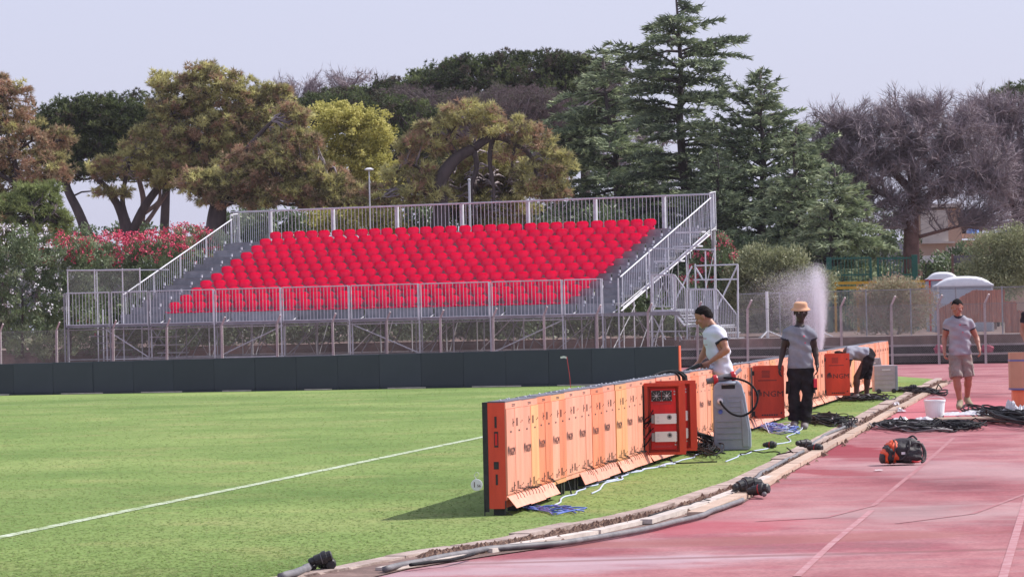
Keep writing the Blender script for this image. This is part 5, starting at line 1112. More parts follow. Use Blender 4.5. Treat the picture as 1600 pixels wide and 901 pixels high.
for y in (442.5, 450):
    a, b_ = P(1300, y, 129)-yb.location, P(1456, y-2.5, 129)-yb.location; MB().box(a.x, b_.x, -.03, .03, a.z-.05, a.z+.05).build('rail', M['yellow'], yb)
for x in (1305,1340,1375,1410,1450): a = P(x, 441, 129)-yb.location; MB().box(a.x-.04,a.x+.04,.032,.09,0,a.z).build('post', M['yellow'], yb)
hs_ = thing('peach_house', 'peach-coloured house behind the bare tree at the right', 'house', P(1480, 450, 168).to_tuple()[:2]+(.8,))
def hl(px, py): return P(px, py, 168)-hs_.location
def hbox(x0, x1, y0, y1, f, bk, nm, mt): a, b_ = hl(x0, y1), hl(x1, y0); return MB().box(a.x, b_.x, f, bk, max(0, a.z) if y1 < 440 else 0, b_.z).build(nm, M[mt], hs_)
hbox(1437,1502,325,500,0,6,'wall','stucco'); hbox(1502,1640,372,500,.5,7,'wall','stucco'); hbox(1439,1480,328,378,-.25,-.002,'awning_panel','stucco_pale'); hbox(1439,1490,377,381,-.4,-.003,'ledge','stucco_pale')
hbox(1432,1502,318,325,-.3,6.5,'roof_edge','stucco_pale'); hbox(1503,1545,325,371,2.5,2.6,'wall','void'); hbox(1437,1478,399,411,-.5,-.004,'canopy','white'); hbox(1442,1474,412,440,-.04,-.003,'window','void'); hbox(1478,1500,385,420,-.05,-.003,'pilaster','stucco_pale')
hbox(1500,1640,362,372,.3,.6,'parapet','stucco')
br_ = thing('water_barrel', 'blue barrel standing on the terrace of the peach house', 'barrel', P(1520, 372, 169).to_tuple()); MB().lathe((0,0,0), [(.28,0),(.30,.1),(.28,.12),(.30,.3),(.28,.32),(.30,.45),(.27,.5)], 18).build('body', pm('blue_barrel', (.12,.28,.72), (.16,.34,.8), 3, .4), br_); MB().lathe((0,0,.5), [(.27,0),(.26,.02)], 18).build('lid', M['white'], br_)
sg = thing('dark_sign_panel', 'long dark panel on thin posts in front of the peach house', 'sign', P(1524, 480, 128).to_tuple()[:2]+(.8,))
a, b_ = P(1489, 411, 128)-sg.location, P(1552, 398, 128)-sg.location; MB().box(a.x, b_.x, -.03, .03, a.z, b_.z).build('panel', pm('dark_mottled_panel', (.05,.045,.055), (.16,.15,.17), 3, .6), sg)
for x in (1488, 1553): q = P(x, 397, 128)-sg.location; MB().box(q.x-.04, q.x+.04, -.04, .04, 0, q.z).build('post', M['bark_red'], sg)
def toilet(label, x0, x1, ytop, ybot, d, wall, trim):
    c = P((x0+x1)/2, 500, d); t = thing('portable_toilet', label, 'portable toilet', (c.x, c.y, .8)); a = P(x0, ytop, d)-t.location; b_ = P(x1, ytop, d)-t.location; w = b_.x-a.x; H = a.z; hh = (ybot-ytop)/FPX*d
    MB().box(a.x+.03, b_.x-.03, 0, 1.1, 0, H-hh).build('cabin', wall, t, bevel=.02); MB().box(a.x+.12, b_.x-.12, -.03, -.002, .1, H-hh-.12).build('door', wall, t, bevel=.01)
    for x in (a.x+.02, b_.x-.08): MB().box(x, x+.06, -.03, .03, 0, H-hh).build('corner_trim', trim, t)
    rf = MB(); n = 10; V_ = []
    for i in range(n+1):
        u = -1+2*i/n; z = hh*(1-abs(u)**3.2); 
        for y, k in ((-.085, .0), (-.08, .72), (.10, .97), (.6, 1.0), (1.2, .5)): V_.append((c.x*0+(a.x+b_.x)/2+u*w/2, y, H-hh+(max(.02, z*k) if k > 0 else .0)))
    F_ = [(i*5+j, (i+1)*5+j, (i+1)*5+j+1, i*5+j+1) for i in range(n) for j in range(4)]; rf.add(V_, F_).build('roof', M['white'], t, smooth=True); MB().box(a.x, b_.x, -.08, 1.2, H-hh-.03, H-hh+.015).build('roof_rim', trim, t); return t
M['cabin'] = pm('pale_blue_cabin', (.42,.47,.55), (.36,.41,.50), 2, .6)
toilet('portable toilet with a white domed roof and crimson corner trim, left one of the pair', 1450, 1498, 425, 437, 122, M['cabin'], M['red_dark']); toilet('portable toilet with a wide white domed roof, right one of the pair', 1463, 1552, 432, 447, 118, M['cabin'], M['galv'])
M['reed'] = pm('reddish_reed', (.55,.21,.14), (.34,.12,.08), 8, .95, stretch=(6,6,.5), bump=.8, bscale=20, rand=.25)
rs = thing('reed_screen', 'stepped reddish-brown reed screen beside the terrace steps at the right edge', 'screen', P(1530, 520, 109).to_tuple()[:2]+(.0,))
tp = [(1467,483),(1522,453),(1571,453),(1571.1,471),(1589,471),(1589.1,485),(1640,485)]; bt = [(1467,524),(1526,503),(1571,503),(1571.1,521),(1589,521),(1589.1,530),(1640,530)]
xi = np.arange(1467.5, 1625, 1.55)
for x in xi:
    yt = np.interp(x, [p[0] for p in tp], [p[1] for p in tp])+random.uniform(-1,1); yb_ = np.interp(x, [p[0] for p in bt], [p[1] for p in bt]); a, b_ = P(x, yb_, 109)-rs.location, P(x, yt, 109)-rs.location
    MB().box(a.x-.017, a.x+.017, random.uniform(-.03,0), .02, max(a.z, 0), b_.z).build('slat', M['reed'], rs)
for (x0, x1, y) in ((1524,1571,458),(1524,1571,496),(1572,1589,475),(1590,1625,489)): a, b_ = P(x0,y,109)-rs.location, P(x1,y,109)-rs.location; MB().box(a.x, b_.x, .022, .06, a.z-.03, a.z+.03).build('rail', M['reed'], rs)
f2 = thing('wire_fence', 'taller grey wire fence standing on the bank behind the terrace', 'fence', (0,0,0)); A_, B_ = P(1153, 500, 111.5), P(1640, 500, 104.5)
A_ = Vector((A_.x, A_.y, 0)); B_ = Vector((B_.x, B_.y, 0)); V_, F_ = chainlink(A_, B_, .85, 2.16, .06, .0030); npmesh('wire_mesh', V_, F_, M['net'], f2)
for k in range(8): p = A_.lerp(B_, k/7); MB().tube([p+Vector((0,0,.7)), p+Vector((0,0,2.2))], .024, 6).build('post', M['galv_dark'], f2)
MB().tube([A_+Vector((0,0,2.17)), B_+Vector((0,0,2.17))], .012, 5).build('top_rail', M['galv_dark'], f2)
for x, y in ((1198,520),(1274,520)):
    q = P(x, 455, 108.9); b0 = Vector((q.x, q.y, .80)); t = thing('pole_stand', 'pale steel pole on a splayed foot seen through the spray, %s' % ('left one' if x < 1250 else 'right one'), 'pole', b0)
    MB().tube([(0,0,0),(0,0,q.z-.8)], .045, 8).build('pole', M['white'], t)
    for an in (0, 2.1, 4.2): MB().tube([(0,0,.22),(.5*math.cos(an),.5*math.sin(an),0)], .02, 5).build('foot', M['galv'], t)
for x, y, w, lab in ((1468,556,14,'crimson bag against the terrace left of the walking man'), (1543,556,16,'crimson and grey bag against the terrace right of the walking man')):
    q = P(x, 550, 103.45 if x < 1500 else 102.7); t = thing('bag', lab, 'bag', (q.x, q.y, .26)); blob('bag_body', (0,0,.13), (.16,.12,.13), pm('crimson_nylon', (.42,.04,.10), (.30,.06,.10), 9, .6), t, 3, .22, int(x), .9)
    MB().tube([(-.06,0,.24),(0,0,.31),(.06,0,.24)], .014, 5).build('handle', M['bagb'], t)
# lamp and pole behind the stand
lp = thing('street_lamp', 'pale street lamp with a flat head in front of the yellow-green tree', 'street lamp', P(580, 420, 140).to_tuple()[:2]+(.8,)); q = P(580, 265, 140)-lp.location
MB().tube([(0,0,0),(0,0,q.z)], .027, 8).build('pole', M['galv'], lp); MB().lathe((0,0,q.z-.05), [(.04,0),(.17,.03),(.18,.07),(.08,.12)], 14).build('lamp_head', M['white'], lp)
lp = thing('steel_pole', 'plain grey steel pole behind the back railing beside the twisted pine', 'pole', P(736, 420, 139).to_tuple()[:2]+(.8,)); q = P(736, 282, 139)-lp.location
MB().tube([(0,0,0),(0,0,q.z)], .045, 8).build('pole', M['galv'], lp); MB().lathe((0,0,q.z), [(.06,0),(.06,.05),(.02,.08)], 8).build('cap', M['galv'], lp)
# ---------------------------------------------------------------- water spray of a sprinkler (droplets)
sp_ = P(1278, 566, 96); rg = np.random.default_rng(9); n = 190000
u = rg.random(n)**.62; hh_ = 2.75; jx = np.where(rg.random(n) < .38, rg.normal(0, .10, n), -np.abs(rg.normal(0, .62, n))); zz = .25+u*hh_*rg.uniform(.8,1.0,n); spread = .12+1.15*u**1.2
xx_ = sp_.x+.05+jx*spread+.10*np.sin(u*3)-.02; yy_ = sp_.y+rg.normal(0, .35, n)*spread; zz = zz-np.abs(jx)*.22*u-rg.random(n)*.25
C_ = np.stack([xx_, yy_, np.maximum(zz, .02)], 1); D_ = rdir(n); V_, T_ = blades(C_, D_, rg.uniform(.004, .012, n), .0036, np.zeros(n))
M['spray'] = pm('water_droplets', (.86,.86,.90), (.80,.80,.85), 3, .7, spec=.1)
npmesh('water_spray', V_, np.arange(len(V_)).reshape(-1, 3), M['spray'], kind='stuff')
spk = thing('sprinkler', 'small pop-up lawn sprinkler at the foot of the water spray', 'sprinkler', (sp_.x, sp_.y, 0)); MB().lathe((0,0,0), [(.05,0),(.05,.12),(.03,.14),(.03,.24),(.04,.25),(.04,.30)], 10).build('body', M['black'], spk); MB().tube([(0,0,.28),(-.06,0,.33)], .012, 6).build('nozzle', M['yellow'], spk)
# ================================================================ AIR
hz_ = MB().box(-452,452,-62,702,-1.1,17.5); hm = bpy.data.materials.new('air_haze'); hm.use_nodes = True; hn = hm.node_tree; hn.nodes.clear()
ho = hn.nodes.new('ShaderNodeOutputMaterial'); pv = hn.nodes.new('ShaderNodeVolumePrincipled'); pv.inputs['Color'].default_value = (.86,.86,1.0,1); pv.inputs['Density'].default_value = .00011; pv.inputs['Anisotropy'].default_value = .2
hn.links.new(pv.outputs[0], ho.inputs['Volume']); hz_.build('haze', hm, kind='stuff')
# ================================================================ PEOPLE (one continuous surface each, grown from a distance field)
class SDF:
    def __init__(s, lo, hi, h):
        s.h = h; s.lo = np.array(lo, float); s.n = np.ceil((np.array(hi)-s.lo)/h).astype(int)+1; s.f = np.full(s.n, .5, np.float32)
    def _win(s, a, b):
        i0 = np.clip(((np.array(a)-s.lo)/s.h).astype(int)-1, 0, s.n-1); i1 = np.clip(((np.array(b)-s.lo)/s.h).astype(int)+2, 1, s.n)
        sl_ = tuple(slice(x, y) for x, y in zip(i0, i1)); ax = [s.lo[k]+s.h*np.arange(i0[k], i1[k]) for k in range(3)]
        return sl_, np.stack(np.meshgrid(*ax, indexing='ij'), -1)
    def _put(s, sl_, d, k):
        f = s.f[sl_]
        if k > 0: hh = np.clip(.5+.5*(f-d)/k, 0, 1); s.f[sl_] = f*(1-hh)+d*hh-k*hh*(1-hh)
        else: s.f[sl_] = np.minimum(f, d)
    def cap(s, a, b, ra, rb=None, k=.02, sq=None):
        a = np.array(a, float); b = np.array(b, float); rb = ra if rb is None else rb; m = max(ra, rb)+.06
        sl_, X = s._win(np.minimum(a, b)-m, np.maximum(a, b)+m); ab = b-a; t = np.clip(((X-a)@ab)/(ab@ab+1e-12), 0, 1)
        s._put(sl_, (np.linalg.norm(X-(a+t[..., None]*ab), axis=-1)-(ra+(rb-ra)*t)).astype(np.float32), k)
    def ell(s, c, r, R=None, k=.02):
        c = np.array(c, float); r = np.array(r, float); R = np.eye(3) if R is None else R; m = max(r)+.06; sl_, X = s._win(c-m, c+m); q = (X-c)@R
        k0 = np.linalg.norm(q/r, axis=-1); k1 = np.linalg.norm(q/(r*r), axis=-1)+1e-9; s._put(sl_, (k0*(k0-1)/k1).astype(np.float32), k)
    def grid(s):
        return s._win(s.lo, s.lo+s.h*(s.n-1))
    def mesh(s):
        f = s.f; n = f.shape; ins = f < 0; cnt = np.zeros([k-1 for k in n], np.float32); acc = np.zeros([k-1 for k in n]+[3], np.float32)
        idx = np.stack(np.meshgrid(*[np.arange(k-1) for k in n], indexing='ij'), -1).astype(np.float32)
        for ax in range(3):
            o = [a for a in range(3) if a != ax]
            for u in (0, 1):
                for v in (0, 1):
                    s0 = [None]*3; s1 = [None]*3; s0[ax] = slice(0, n[ax]-1); s1[ax] = slice(1, n[ax])
                    for a, w in zip(o, (u, v)): s0[a] = s1[a] = slice(w, n[a]-1+w)
                    fa, fb = f[tuple(s0)], f[tuple(s1)]; cr = (fa < 0) != (fb < 0); t = np.where(cr, fa/(fa-fb+1e-12), 0); cnt += cr
                    p = np.zeros(list(cr.shape)+[3], np.float32); p[..., ax] = t; p[..., o[0]] = u; p[..., o[1]] = v; acc += p*cr[..., None]
        act = cnt > 0; vid = -np.ones(cnt.shape, np.int64); vid[act] = np.arange(act.sum()); V_ = (idx[act]+acc[act]/cnt[act][:, None])*s.h+s.lo; F_ = []
        for ax in range(3):
            o = [a for a in range(3) if a != ax]; s0 = [slice(1, k-1) for k in n]; s1 = list(s0); s0[ax] = slice(0, n[ax]-1); s1[ax] = slice(1, n[ax])
            a_, b_ = ins[tuple(s0)], ins[tuple(s1)]; cr = np.argwhere(a_ != b_)
            if len(cr) == 0: continue
            flip = a_[tuple(cr.T)]; base = cr.copy()
            for a in o: base[:, a] += 1
            q = []
            for u, v in ((1, 1), (0, 1), (0, 0), (1, 0)): c = base.copy(); c[:, o[0]] -= u; c[:, o[1]] -= v; q.append(vid[tuple(c.T)])
            q = np.stack(q, 1); inv = (flip if ax != 1 else ~flip); q[~inv] = q[~inv][:, ::-1]; F_.append(q)
        return V_, np.concatenate(F_)
def nrm(v): v = np.array(v, float); return v/(np.linalg.norm(v)+1e-12)
def skinmat(name, c): return pm(name, c, tuple(x*.85 for x in c), 12, .5, spec=.4)
def build_person(label, loc, K, cfg):
    """K: joint positions relative to loc.  cfg: colours and clothing"""
    t = thing('person', label, 'person', loc); K = {k: np.array(v, float) for k, v in K.items()}; h = cfg.get('h', .009)
    allp = np.array(list(K.values())); lo, hi = allp.min(0)-.22, allp.max(0)+.22
    up = nrm(K['neck']-K['pelvis']); side = nrm(K['shL']-K['shR']); side = nrm(side-up*(side@up)); fw = np.cross(side, up)   # side towards the figure's L side
    if cfg.get('flipfw'): fw = -fw
    R = np.stack([side, fw, up], 1); L_ = np.linalg.norm(K['neck']-K['pelvis']); bw = cfg.get('build', 1.0)
    def torso(S_, g=0.0, k=.05):
        c = lambda a, b=0.0: K['pelvis']+up*L_*a+fw*b
        S_.ell(c(.80, .0), (.165*bw+g, .100*bw+g, .15+g), R, k); S_.ell(c(.55, .005), (.158*bw+g, .102*bw+g, .18+g), R, k); S_.ell(c(.22, .0), (.157*bw+g, .104*bw+g, .16+g), R, k); S_.ell(c(.0, 0), (.158*bw+g, .112+g, .12+g), R, k)
        S_.cap(K['shL']-up*.01, K['shR']-up*.01, .047+g, None, k); S_.cap(K['neck']-up*.045, K['shL'], .042+g, .040+g, .03); S_.cap(K['neck']-up*.045, K['shR'], .042+g, .040+g, .03)
    def arm(S_, s_, g=0.0, to=None, k=.02):
        a, e, w = K['sh'+s_], K['el'+s_], K['wr'+s_]
        if to is None: S_.cap(a, e, .050+g, .038+g, .03); S_.cap(a+(e-a)*.35, a+(e-a)*.6, .046+g, .044+g, .02); S_.cap(e, e+(w-e)*.35, .040+g, .040+g, .015); S_.cap(e, w, .038+g, .025+g, .015)
        else: S_.cap(a, a+(e-a)*to, .050+g, .058+g, k)
    def hand(S_, s_):
        w = K['wr'+s_]; d = nrm(K['ha'+s_]-w); e = nrm(w-K['el'+s_]); palm_n = nrm(K.get('pn'+s_, -side if s_ == 'L' else side)); palm_n = nrm(palm_n-d*(palm_n@d)); across = np.cross(d, palm_n)
        if across@fw < 0: across = -across
        S_.cap(w, w+d*.03, .024, .024, .012)
        for q in (-.026, -.009, .009, .026): S_.cap(w+d*.02+across*q*.7, w+d*.085+across*q, .0135, .012, .008)
        for j, q in enumerate((-.030, -.010, .011, .031)):
            ln = (.062, .074, .080, .070)[j]; cu = cfg.get('curl', .5); p0 = w+d*.085+across*q; p1 = p0+nrm(d+palm_n*cu*.5)*ln*.5; p2 = p1+nrm(d+palm_n*cu*1.6)*ln*.5; S_.cap(p0, p1, .0100, .0092, .003); S_.cap(p1, p2, .0092, .0078, .003)
        p0 = w+d*.03+across*.028; p1 = p0+nrm(d*.7+across*.75+palm_n*.3)*.038; p2 = p1+nrm(d*.95+across*.25+palm_n*.4)*.032; S_.cap(p0, p1, .013, .011, .008); S_.cap(p1, p2, .011, .009, .003)
    def leg(S_, s_, g=0.0, a0=0.0, a1=2.0, k=.03, ex=0.0):
        hp, kn, an = K['hip'+s_], K['kn'+s_], K['an'+s_]
        if a1 <= 1: S_.cap(hp, hp+(kn-hp)*a1, .090+g, .068+g+ex, k); return
        S_.cap(hp, kn, .088+g, .056+g, k); S_.cap(kn, kn+(an-kn)*.35, .056+g, .056+g, .02); S_.cap(kn+(an-kn)*.25, kn+(an-kn)*min(1, a1-1), .056+g, .038+g+ex if a1 >= 2 else .048+g+ex, .02)
    # ---- body
    B_ = SDF(lo, hi, h); torso(B_)
    for s_ in 'LR': arm(B_, s_); hand(B_, s_); leg(B_, s_); f = nrm(K['toe'+s_]-K['an'+s_]); B_.cap(K['an'+s_]-f*.03-np.array([0,0,.03]), K['toe'+s_], .036, .028, .02)
    hd, hf, hu = K['head'], nrm(K['hfw']), None; hu0 = nrm(K.get('hup', up)); hs_ = np.cross(hf, hu0); hs_ = nrm(hs_); hu = np.cross(hs_, hf); RH = np.stack([hs_, hf, hu], 1); HS = cfg.get('hs', 1.1); q = lambda x, y, z: hd+(hs_*x+hf*y+hu*z)*HS
    B_.cap(K['neck']-up*.02, q(0, -.025, -.07), .056, .050, .02); B_.ell(q(0, -.012, .022), np.array((.074, .094, .088))*HS, RH, .02); B_.ell(q(0, .018, -.045), np.array((.056, .068, .070))*HS, RH, .02); B_.ell(q(0, .060, -.095), np.array((.028, .024, .020))*HS, RH, .02)
    B_.cap(q(0, .083, .005), q(0, .104, -.030), .009, .014, .010); B_.ell(q(0, .098, -.040), np.array((.018, .010, .009))*HS, RH, .006); B_.ell(q(0, .084, -.064), np.array((.026, .010, .007))*HS, RH, .005); B_.ell(q(0, .080, -.076), np.array((.022, .010, .007))*HS, RH, .005)
    for sx in (-1, 1): B_.ell(q(sx*.077, -.01, -.012), np.array((.010, .020, .033))*HS, RH, .006); B_.cap(q(sx*.012, .086, .022), q(sx*.046, .074, .022), .009, .008, .008); B_.ell(q(sx*.048, .055, -.030), np.array((.022, .022, .020))*HS, RH, .015)
    V_, F_ = B_.mesh(); npmesh('body', V_, F_, cfg['skin'], t, smooth=True)
    eb = MB()
    for sx in (-1, 1):
        c = q(sx*.031, .078, .004); eb.cur = 0; eb.lathe(c, [(.002,-.004),(.0105,.0),(.010,.004),(.003,.008)], 10, hf); eb.cur = 1; eb.lathe(c+hf*.006, [(.0055,0),(.0055,.0028)], 8, hf)
    eb.build('eyes', [pm('eye_white_'+cfg['id'], (.6,.56,.54), (.55,.5,.5), 5, .3), M['black']], t)
    # ---- hair
    if cfg.get('hair') is not None:
        H_ = SDF(hd-.2, hd+.2, .006); H_.ell(q(0, -.014, .026), np.array((.078, .0945, .088))*HS, RH, 0); H_.ell(q(0, -.05, -.01), np.array((.070, .060, .07))*HS, RH, .02); sl_, X = H_.grid(); rel = X-hd; zc = rel@hu/HS; yc = rel@hf/HS; xc = rel@hs_/HS
        cut = np.maximum(-(zc-np.clip(.018+1.15*(yc+.0), -.068, .062)), -.5); H_.f[sl_] = np.maximum(H_.f[sl_], cut.astype(np.float32)); H_.f[sl_] += (.003*np.sin(90*xc+30*yc)*np.sin(80*zc+20*xc)).astype(np.float32)
        V_, F_ = H_.mesh(); npmesh('hair', V_, F_, cfg['hair'], t, smooth=True)
    if cfg.get('hat') is not None:
        hb = MB(); hb.lathe(q(0, -.004, .026), [(.130,-.002),(.132,.002),(.116,.016),(.096,.034),(.095,.040),(.091,.076),(.086,.092),(.070,.102),(.02,.106)], 28, hu); hb.build('bucket_hat', cfg['hat'], t, smooth=True)
        hb = MB(); hb.lathe(q(0, -.004, .026), [(.128,-.004),(.112,.010),(.091,.028),(.05,.036)], 28, hu); hb.build('hat_brim_underside', M['hat_in'], t, smooth=True)
    fold = lambda X, a=.008: (a*(np.sin(30*X[..., 2]+14*X[..., 0]+3*np.sin(9*X[..., 0]))*np.sin(17*X[..., 0]-11*X[..., 2]+6*X[..., 1])+.5*np.sin(55*X[..., 2]+25*X[..., 0]+12*X[..., 1]))).astype(np.float32)
    # ---- T-shirt with dark ringer collar and cuffs
    S_ = SDF(lo, hi, h); torso(S_, .016, .05); hem = cfg.get('hem', -.02)
    for s_ in 'LR': arm(S_, s_, .010, cfg.get('sleeve', .55), .035)
    sl_, X = S_.grid(); rel = X-K['pelvis']; zc = rel@up; S_.f[sl_] += fold(X); S_.f[sl_] = np.maximum(S_.f[sl_], (hem-zc).astype(np.float32)); S_.f[sl_] = np.maximum(S_.f[sl_], (zc-(L_+.028)).astype(np.float32))
    for s_ in 'LR':
        a, e = K['sh'+s_], K['el'+s_]; d = nrm(e-a); tt = (X-a)@d; near = np.linalg.norm(X-a-tt[..., None]*d, axis=-1) < .095; S_.f[sl_] = np.where(near & (tt > 0), np.maximum(S_.f[sl_], (tt-np.linalg.norm(e-a)*cfg.get('sleeve', .55)).astype(np.float32)), S_.f[sl_])
    nk = K['neck']+up*.015; S_.f[sl_] = np.maximum(S_.f[sl_], (.060-np.linalg.norm((X-nk-fw*.012)*np.array([1, 1, 1]), axis=-1)).astype(np.float32))
    V_, F_ = S_.mesh(); cen = V_[F_].mean(1); mi = np.zeros(len(F_), int); mi[np.linalg.norm(cen-nk-fw*.012, axis=1) < .083] = 1
    for s_ in 'LR': a, e = K['sh'+s_], K['el'+s_]; d = nrm(e-a); tt = (cen-a)@d; mi[(np.linalg.norm(cen-a-tt[:, None]*d, axis=1) < .095) & (tt > np.linalg.norm(e-a)*cfg.get('sleeve', .55)-.022)] = 1
    rel = cen-K['pelvis']; cz = rel@up; cx = rel@side; cy = rel@fw
    for (x0, x1, z0, z1, sgn, m_) in cfg.get('marks', []): mi[(cx > x0) & (cx < x1) & (cz > z0*L_) & (cz < z1*L_) & (cy*sgn > 0)] = m_
    npmesh('t_shirt', V_, F_, cfg['shirt'], t, smooth=True, matidx=mi)
    # ---- trousers / shorts
    T_ = SDF(lo, hi, h); g = cfg.get('baggy', .018); T_.ell(K['pelvis']+up*.0, (.150*bw+.012, .112+.010, .13), R, .05)
    a1 = cfg.get('legend', 1.95)
    for s_ in 'LR': leg(T_, s_, g, 0, a1, cfg.get('hipk', .03), cfg.get('flare', .006))
    sl_, X = T_.grid(); T_.f[sl_] += fold(X, .007); zc = (X-K['pelvis'])@up; T_.f[sl_] = np.maximum(T_.f[sl_], (zc-.085).astype(np.float32))
    for s_ in 'LR':
        if a1 <= 1: p, d = K['hip'+s_]+(K['kn'+s_]-K['hip'+s_])*a1, nrm(K['kn'+s_]-K['hip'+s_])
        else: p, d = K['kn'+s_]+(K['an'+s_]-K['kn'+s_])*(a1-1), nrm(K['an'+s_]-K['kn'+s_])
        tt = (X-p)@d; near = np.linalg.norm(X-p-tt[..., None]*d, axis=-1) < .12; T_.f[sl_] = np.where(near & (tt > -.1), np.maximum(T_.f[sl_], tt.astype(np.float32)), T_.f[sl_])
    V_, F_ = T_.mesh(); cen = V_[F_].mean(1); mi = np.zeros(len(F_), int)
    npmesh('shorts' if cfg.get('shorts') else 'trousers', V_, F_, cfg['pants'], t, smooth=True)
    for (s_, u, sz, m_) in cfg.get('pockets', []):
        hp, kn = K['hip'+s_], K['kn'+s_]; c = hp+(kn-hp)*u; o = side if s_ == 'L' else -side; oo = nrm(o+fw*.25); d = nrm(kn-hp); c = c+oo*(.088+g-.018*u+.0); fr_ = np.stack([nrm(np.cross(oo, d)), oo, d], 1)
        Tm = Matrix([list(fr_[0])+[c[0]], list(fr_[1])+[c[1]], list(fr_[2])+[c[2]], [0, 0, 0, 1]]); MB().box(-sz[0]/2, sz[0]/2, -.012, .010, -sz[1]/2, sz[1]/2, Tm).build('pocket', m_, t, bevel=.006)
    # ---- shoes
    for s_ in 'LR':
        f = nrm(K['toe'+s_]-K['an'+s_]); fz = nrm(np.array([f[0], f[1], 0])) if cfg.get('flatfeet', True) else f; an, to = K['an'+s_], K['toe'+s_]; hl = an-nrm(to-an)*.035; hl[2] = min(hl[2], an[2]-.035)
        Q = SDF(np.minimum(hl, to)-.14, np.maximum(an, to)+.14, .006); Q.cap(hl, to, .043, .038, .02); Q.cap(an, hl+(to-hl)*.45, .043, .042, .03); Q.cap(an+np.array([0,0,cfg.get('boot', .0)]), an-np.array([0,0,.02]), .045, .046, .02)
        Q.cap(hl+(to-hl)*.5+np.cross(nrm(to-hl), [0,0,1])*.01, to, .044, .038, .02); V_, F_ = Q.mesh(); dn = np.cross(nrm(to-hl), np.cross([0,0,1], nrm(to-hl))); lv = (V_[F_].mean(1)-hl)@dn; npmesh('shoe', V_, F_, cfg['shoe'], t, smooth=True, matidx=(lv < -.022).astype(int))
    return t
def Kpx(base, d, spec):
    """spec: name -> (px, py, depth offset)"""
    out = {}
    for k, v in spec.items(): out[k] = np.array(P(v[0], v[1], d+v[2])-base)
    return out
M['hat_in'] = pm('hat_lining', (.10,.07,.05), (.08,.06,.045), 5, .9)
M['skin_dark'] = skinmat('dark_brown_skin', (.045,.024,.020)); M['skin_tan'] = skinmat('tanned_skin', (.42,.20,.13)); M['skin_tan2'] = skinmat('sunburnt_skin', (.36,.165,.115)); M['skin_mid'] = skinmat('brown_skin', (.10,.05,.04))
M['hair'] = pm('black_hair', (.010,.008,.008), (.018,.015,.014), 40, .85, bump=.4, spec=.12)
M['shirt_grey'] = pm('grey_tshirt', (.19,.20,.245), (.30,.30,.34), 3.2, .9, spec=.1, bump=.5, bscale=14); M['shirt_grey2'] = pm('pale_grey_tshirt', (.24,.25,.30), (.35,.35,.395), 3.5, .9, spec=.1, bump=.5, bscale=14)
M['shirt_pale'] = pm('pale_blue_tshirt', (.66,.68,.78), (.58,.60,.71), 5, .9, bump=.25, bscale=14); M['ringer'] = pm('navy_trim', (.02,.02,.035), (.03,.03,.05), 9, .9)
M['shirt_print'] = pm('pink_print', (.62,.10,.16), (.55,.08,.13), 9, .9); M['shirt_print2'] = pm('faded_print', (.55,.33,.40), (.46,.40,.48), 12, .9)
M['pants_black'] = pm('black_work_trousers', (.015,.013,.017), (.036,.032,.037), 5, .95, bump=.6, bscale=20, spec=.08); M['pants_khaki'] = pm('grey_cargo_cloth', (.19,.155,.14), (.30,.255,.235), 6, .9, bump=.6, bscale=20)
M['shoe_grey'] = pm('dusty_shoe', (.14,.125,.13), (.22,.20,.20), 12, .8); M['shoe_tan'] = pm('tan_trainer', (.30,.24,.17), (.22,.19,.12), 16, .8); M['sole'] = pm('shoe_sole', (.42,.37,.34), (.32,.28,.26), 10, .9)
# --- man in the bucket hat, facing the camera
d = 48.1; b0 = G(1249, 669); b0.y = d
K = Kpx(b0, d, dict(pelvis=(1251,575,0), neck=(1249,511,0), head=(1251,487,-.03), shL=(1267.5,520.5,0), shR=(1230,520.5,0), elL=(1273.5,546,.02), elR=(1223.5,547,.02), wrL=(1277,569,-.06), wrR=(1218.5,571,-.06), haL=(1277.5,583,-.09), haR=(1217,585,-.09),
     hipL=(1260,580,0), hipR=(1242,580,0), knL=(1262,619,-.03), knR=(1240.5,620,-.02), anL=(1257.5,659,.02), anR=(1242,657,.03), toeL=(1257,667,-.16), toeR=(1241,665,-.15)))
K['hfw'] = np.array((.03, -1, -.16)); K['hup'] = np.array((0, -.1, 1))
build_person('man in a tan bucket hat, grey t-shirt and black work trousers on the grass', b0, K, dict(id='hatman', skin=M['skin_dark'], hat=pm('tan_bucket_hat', (.66,.38,.24), (.56,.31,.19), 7, .9, bump=.3), hair=None,
    shirt=[M['shirt_grey'], M['ringer'], M['shirt_print']], marks=[(.035,.062,.76,.80,1,2), (.05,.072,.60,.635,1,2)], pants=M['pants_black'], shoe=[M['shoe_grey'], M['sole']], hem=-.0, baggy=.017, legend=1.96, flare=.022, sleeve=.40, curl=.7, build=1.02, hipk=.012,
    pockets=[('L', .62, (.11, .17), M['pants_black']), ('R', .62, (.11, .17), M['pants_black'])]))
ph = thing('phone', 'red phone sticking out of the thigh pocket of the man in the bucket hat', 'phone', P(1269.5, 598, d-.03).to_tuple(), .3); MB().box(-.024,.024,-.115,-.10,-.06,.06).build('body', pm('bright_red_case', (.75,.02,.06), (.65,.02,.05), 4, .4), ph, bevel=.006); MB().box(-.03,.03,-.10,-.07,-.09,.055).build('holder', M['pants_black'], ph, bevel=.008)
